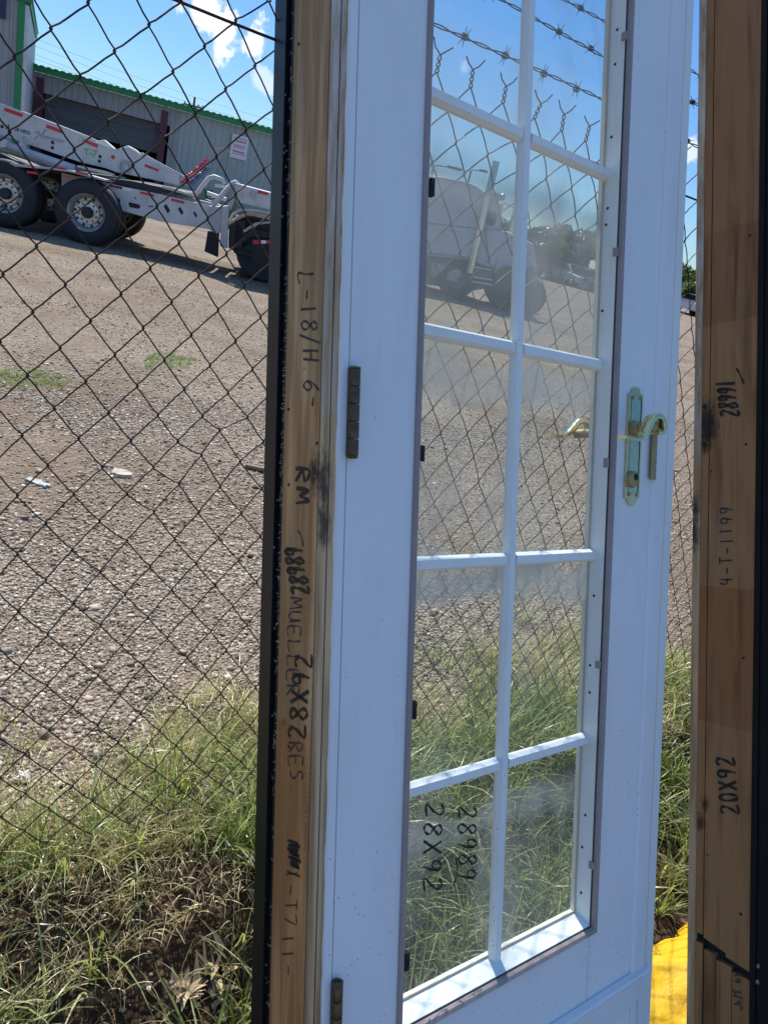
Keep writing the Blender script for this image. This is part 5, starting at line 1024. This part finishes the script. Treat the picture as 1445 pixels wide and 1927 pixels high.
# ------------------------------------------------------------------ trees
LEAFM = leafmat('tree_leaf', [(0, (.035, .06, .02)), (.5, (.07, .10, .03)), (1, (.12, .15, .06))], .35); BARK = plain('bark', (.08, .06, .045), .9, 0, .3, 8, .3)
def tree(px, pyt, Y, wd, lab, seed, nleaf=5200, group='bushy trees beyond the yard'):
    rr = np.random.default_rng(seed); p = at_y(px, pyt, Y); H = float(p[2]); o = empty('desert_tree', loc=(float(p[0]), Y, 0), rz=seed); tag(o, lab, 'tree', group)
    b = MB(); random.seed(seed); ends = []
    b.tube([(0, 0, 0), (.1, 0, H*.18), (0, .1, H*.34)], [.24, .19, .14], 9)
    for k in range(9):
        a = k*.7+random.random()*.4; r_ = wd*random.uniform(.25, .42); e = np.array([r_*math.cos(a), r_*math.sin(a), H*random.uniform(.45, .85)]); b.tube([(0, .1, H*.22), e*np.array([.45, .45, .65]), e], [.11, .07, .03], 6); ends.append(e)
    b.build('trunk', BARK, o, smooth=True)
    cen = np.array([e*rr.uniform(.75, 1.12, 3) for e in ends for _ in range(4)]+[np.array([0, 0, H*.8]), np.array([.3, 0, H*.7])]); cr = rr.uniform(.35, .75, len(cen))*wd*.24
    ii = rr.integers(0, len(cen), nleaf); d = rr.normal(0, 1, (nleaf, 3)); d /= np.linalg.norm(d, axis=1)[:, None]; P = cen[ii]+d*cr[ii][:, None]*(rr.random(nleaf)**.4)[:, None]*np.array([1.25, 1.25, .75]); P[:, 2] = P[:, 2].clip(.5, H)
    a1 = rr.normal(0, 1, (nleaf, 3)); a1 /= np.linalg.norm(a1, axis=1)[:, None]; a2 = np.cross(a1, rr.normal(0, 1, (nleaf, 3))); a2 /= np.linalg.norm(a2, axis=1)[:, None]; s_ = rr.uniform(.06, .15, nleaf)[:, None]
    vs = np.stack([P-a1*s_*1.6, P+a2*s_*.7, P+a1*s_*1.6, P-a2*s_*.7], 1).reshape(-1, 3); npmesh('crown', vs, np.arange(nleaf*4).reshape(-1, 4), LEAFM, o)
for (px, pt, Y, wd, lab, sd) in ((1000, 422, 62, 4.6, 'bushy green tree just right of the truck', 2), (1035, 424, 60, 4.4, 'bushy green tree directly behind the pale hoist', 3), (1072, 418, 63, 4.6, 'tallest bushy green tree behind the far parked cars', 4), (1100, 432, 61, 4.2, 'bushy green tree at the end of the clump away from the truck', 5), (1296, 494, 64, 4.6, 'green tree seen in the gap between the two door frames', 6), (1345, 505, 60, 5.0, 'green tree beside the gap, mostly behind the dark wood frame', 7), (948, 405, 64, 4.4, 'green tree behind the truck bonnet', 8)): tree(px, pt, Y, wd, lab, sd)
# ------------------------------------------------------------------ litter
def slab(name, px, py, L, w_, h, rz, mat, lab, cat, jag=.3):
    q = ground(px, py, -BANK if py > 1600 else 0); o = MB(); n_ = 14; random.seed(int(px)); top = []
    for k in range(n_): a = 2*math.pi*k/n_; r_ = 1+random.uniform(-jag, jag); top.append((math.copysign(abs(math.cos(a))**.7, math.cos(a))*L/2*r_, math.copysign(abs(math.sin(a))**.7, math.sin(a))*w_/2*r_))
    vs = [(x, y, 0) for x, y in top]+[(x*.9, y*.9, h*random.uniform(.6, 1.2)) for x, y in top]+[(0, 0, h)]
    o.add(vs, [(k, (k+1) % n_, n_+(k+1) % n_, n_+k) for k in range(n_)]+[(n_+k, n_+(k+1) % n_, 2*n_) for k in range(n_)]+[tuple(range(n_))]); ob = o.build(name, mat, None, smooth=False); ob.location = (float(q[0]), float(q[1]), gz(q[0], q[1])+.002); ob.rotation_euler.z = rz; tag(ob, lab, cat)
PL = plain('grey_plastic_scrap', (.27, .29, .29), .5, 0, .3, 30); RK = plain('pale_rock', (.42, .36, .29), .9, 0, .15, 20, .4)
slab('plastic_scrap', 72, 917, .13, .04, .01, rad(-20), PL, 'crumpled pale grey plastic scrap lying on the gravel', 'litter'); slab('flat_stone', 228, 903, .09, .07, .015, .3, RK, 'flat pale stone on the dirt beside the fence kink', 'stone'); slab('white_rock', 45, 1470, .035, .03, .02, .2, plain('white_rock_face', (.7, .68, .65), .8, 0, .1, 30, .3), 'small white rock among the sunlit straw and grass', 'stone'); slab('white_rock', 30, 1665, .03, .03, .015, .2, bpy.data.materials['white_rock_face'], 'small white rock low in the shaded grass behind the fence foot', 'stone')
slab('blue_scrap', 468, 1797, .018, .008, .006, .6, plain('blue_plastic', (.03, .08, .35), .4), 'tiny blue plastic scrap beside the black door edge', 'litter')
q = ground(478, 890); o = MB(); o.box(-.30, .35, -.014, .014, 0, .022); pk = o.build('wood_plank', plain('old_wood', (.20, .14, .10), .9, 0, .3, 12, .4), None, bevel=.006); pk.location = (float(q[0])+.25, float(q[1]), gz(q[0], q[1])+.003); pk.rotation_euler.z = rad(8); tag(pk, 'weathered brown plank lying on the gravel beside the black door edge', 'plank')
DL = plain('dry_leaf', (.40, .31, .19), .8, 0, .3, 90); random.seed(21)
for k, (px, py, r_, lb) in enumerate(((400, 1862, .050, 'curled pale dead leaf clump on the soil, the larger one'), (438, 1895, .042, 'curled pale dead leaf on the soil next to the black door edge'), (345, 1905, .04, 'thin pale dead leaf on the soil under the long grass blades'))):
    q = ground(px, py, -BANK); b = MB()
    P_ = np.array([[q[0], q[1]]])+rng.normal(0, r_*.28, (20, 2)); P_ = np.column_stack([P_, gz(P_[:, 0], P_[:, 1])+.004]); v_, f_ = blades(P_, rng.uniform(r_*.5, r_*1.2, 20), rng.uniform(.008, .020, 20), rng.uniform(.2, 1.6, 20), rng.uniform(0, 6.28, 20), 6, 1.0); b.add(v_, f_)
    ob = b.build('dead_leaf', DL, None, fix=False); tag(ob, lb, 'dead leaf')
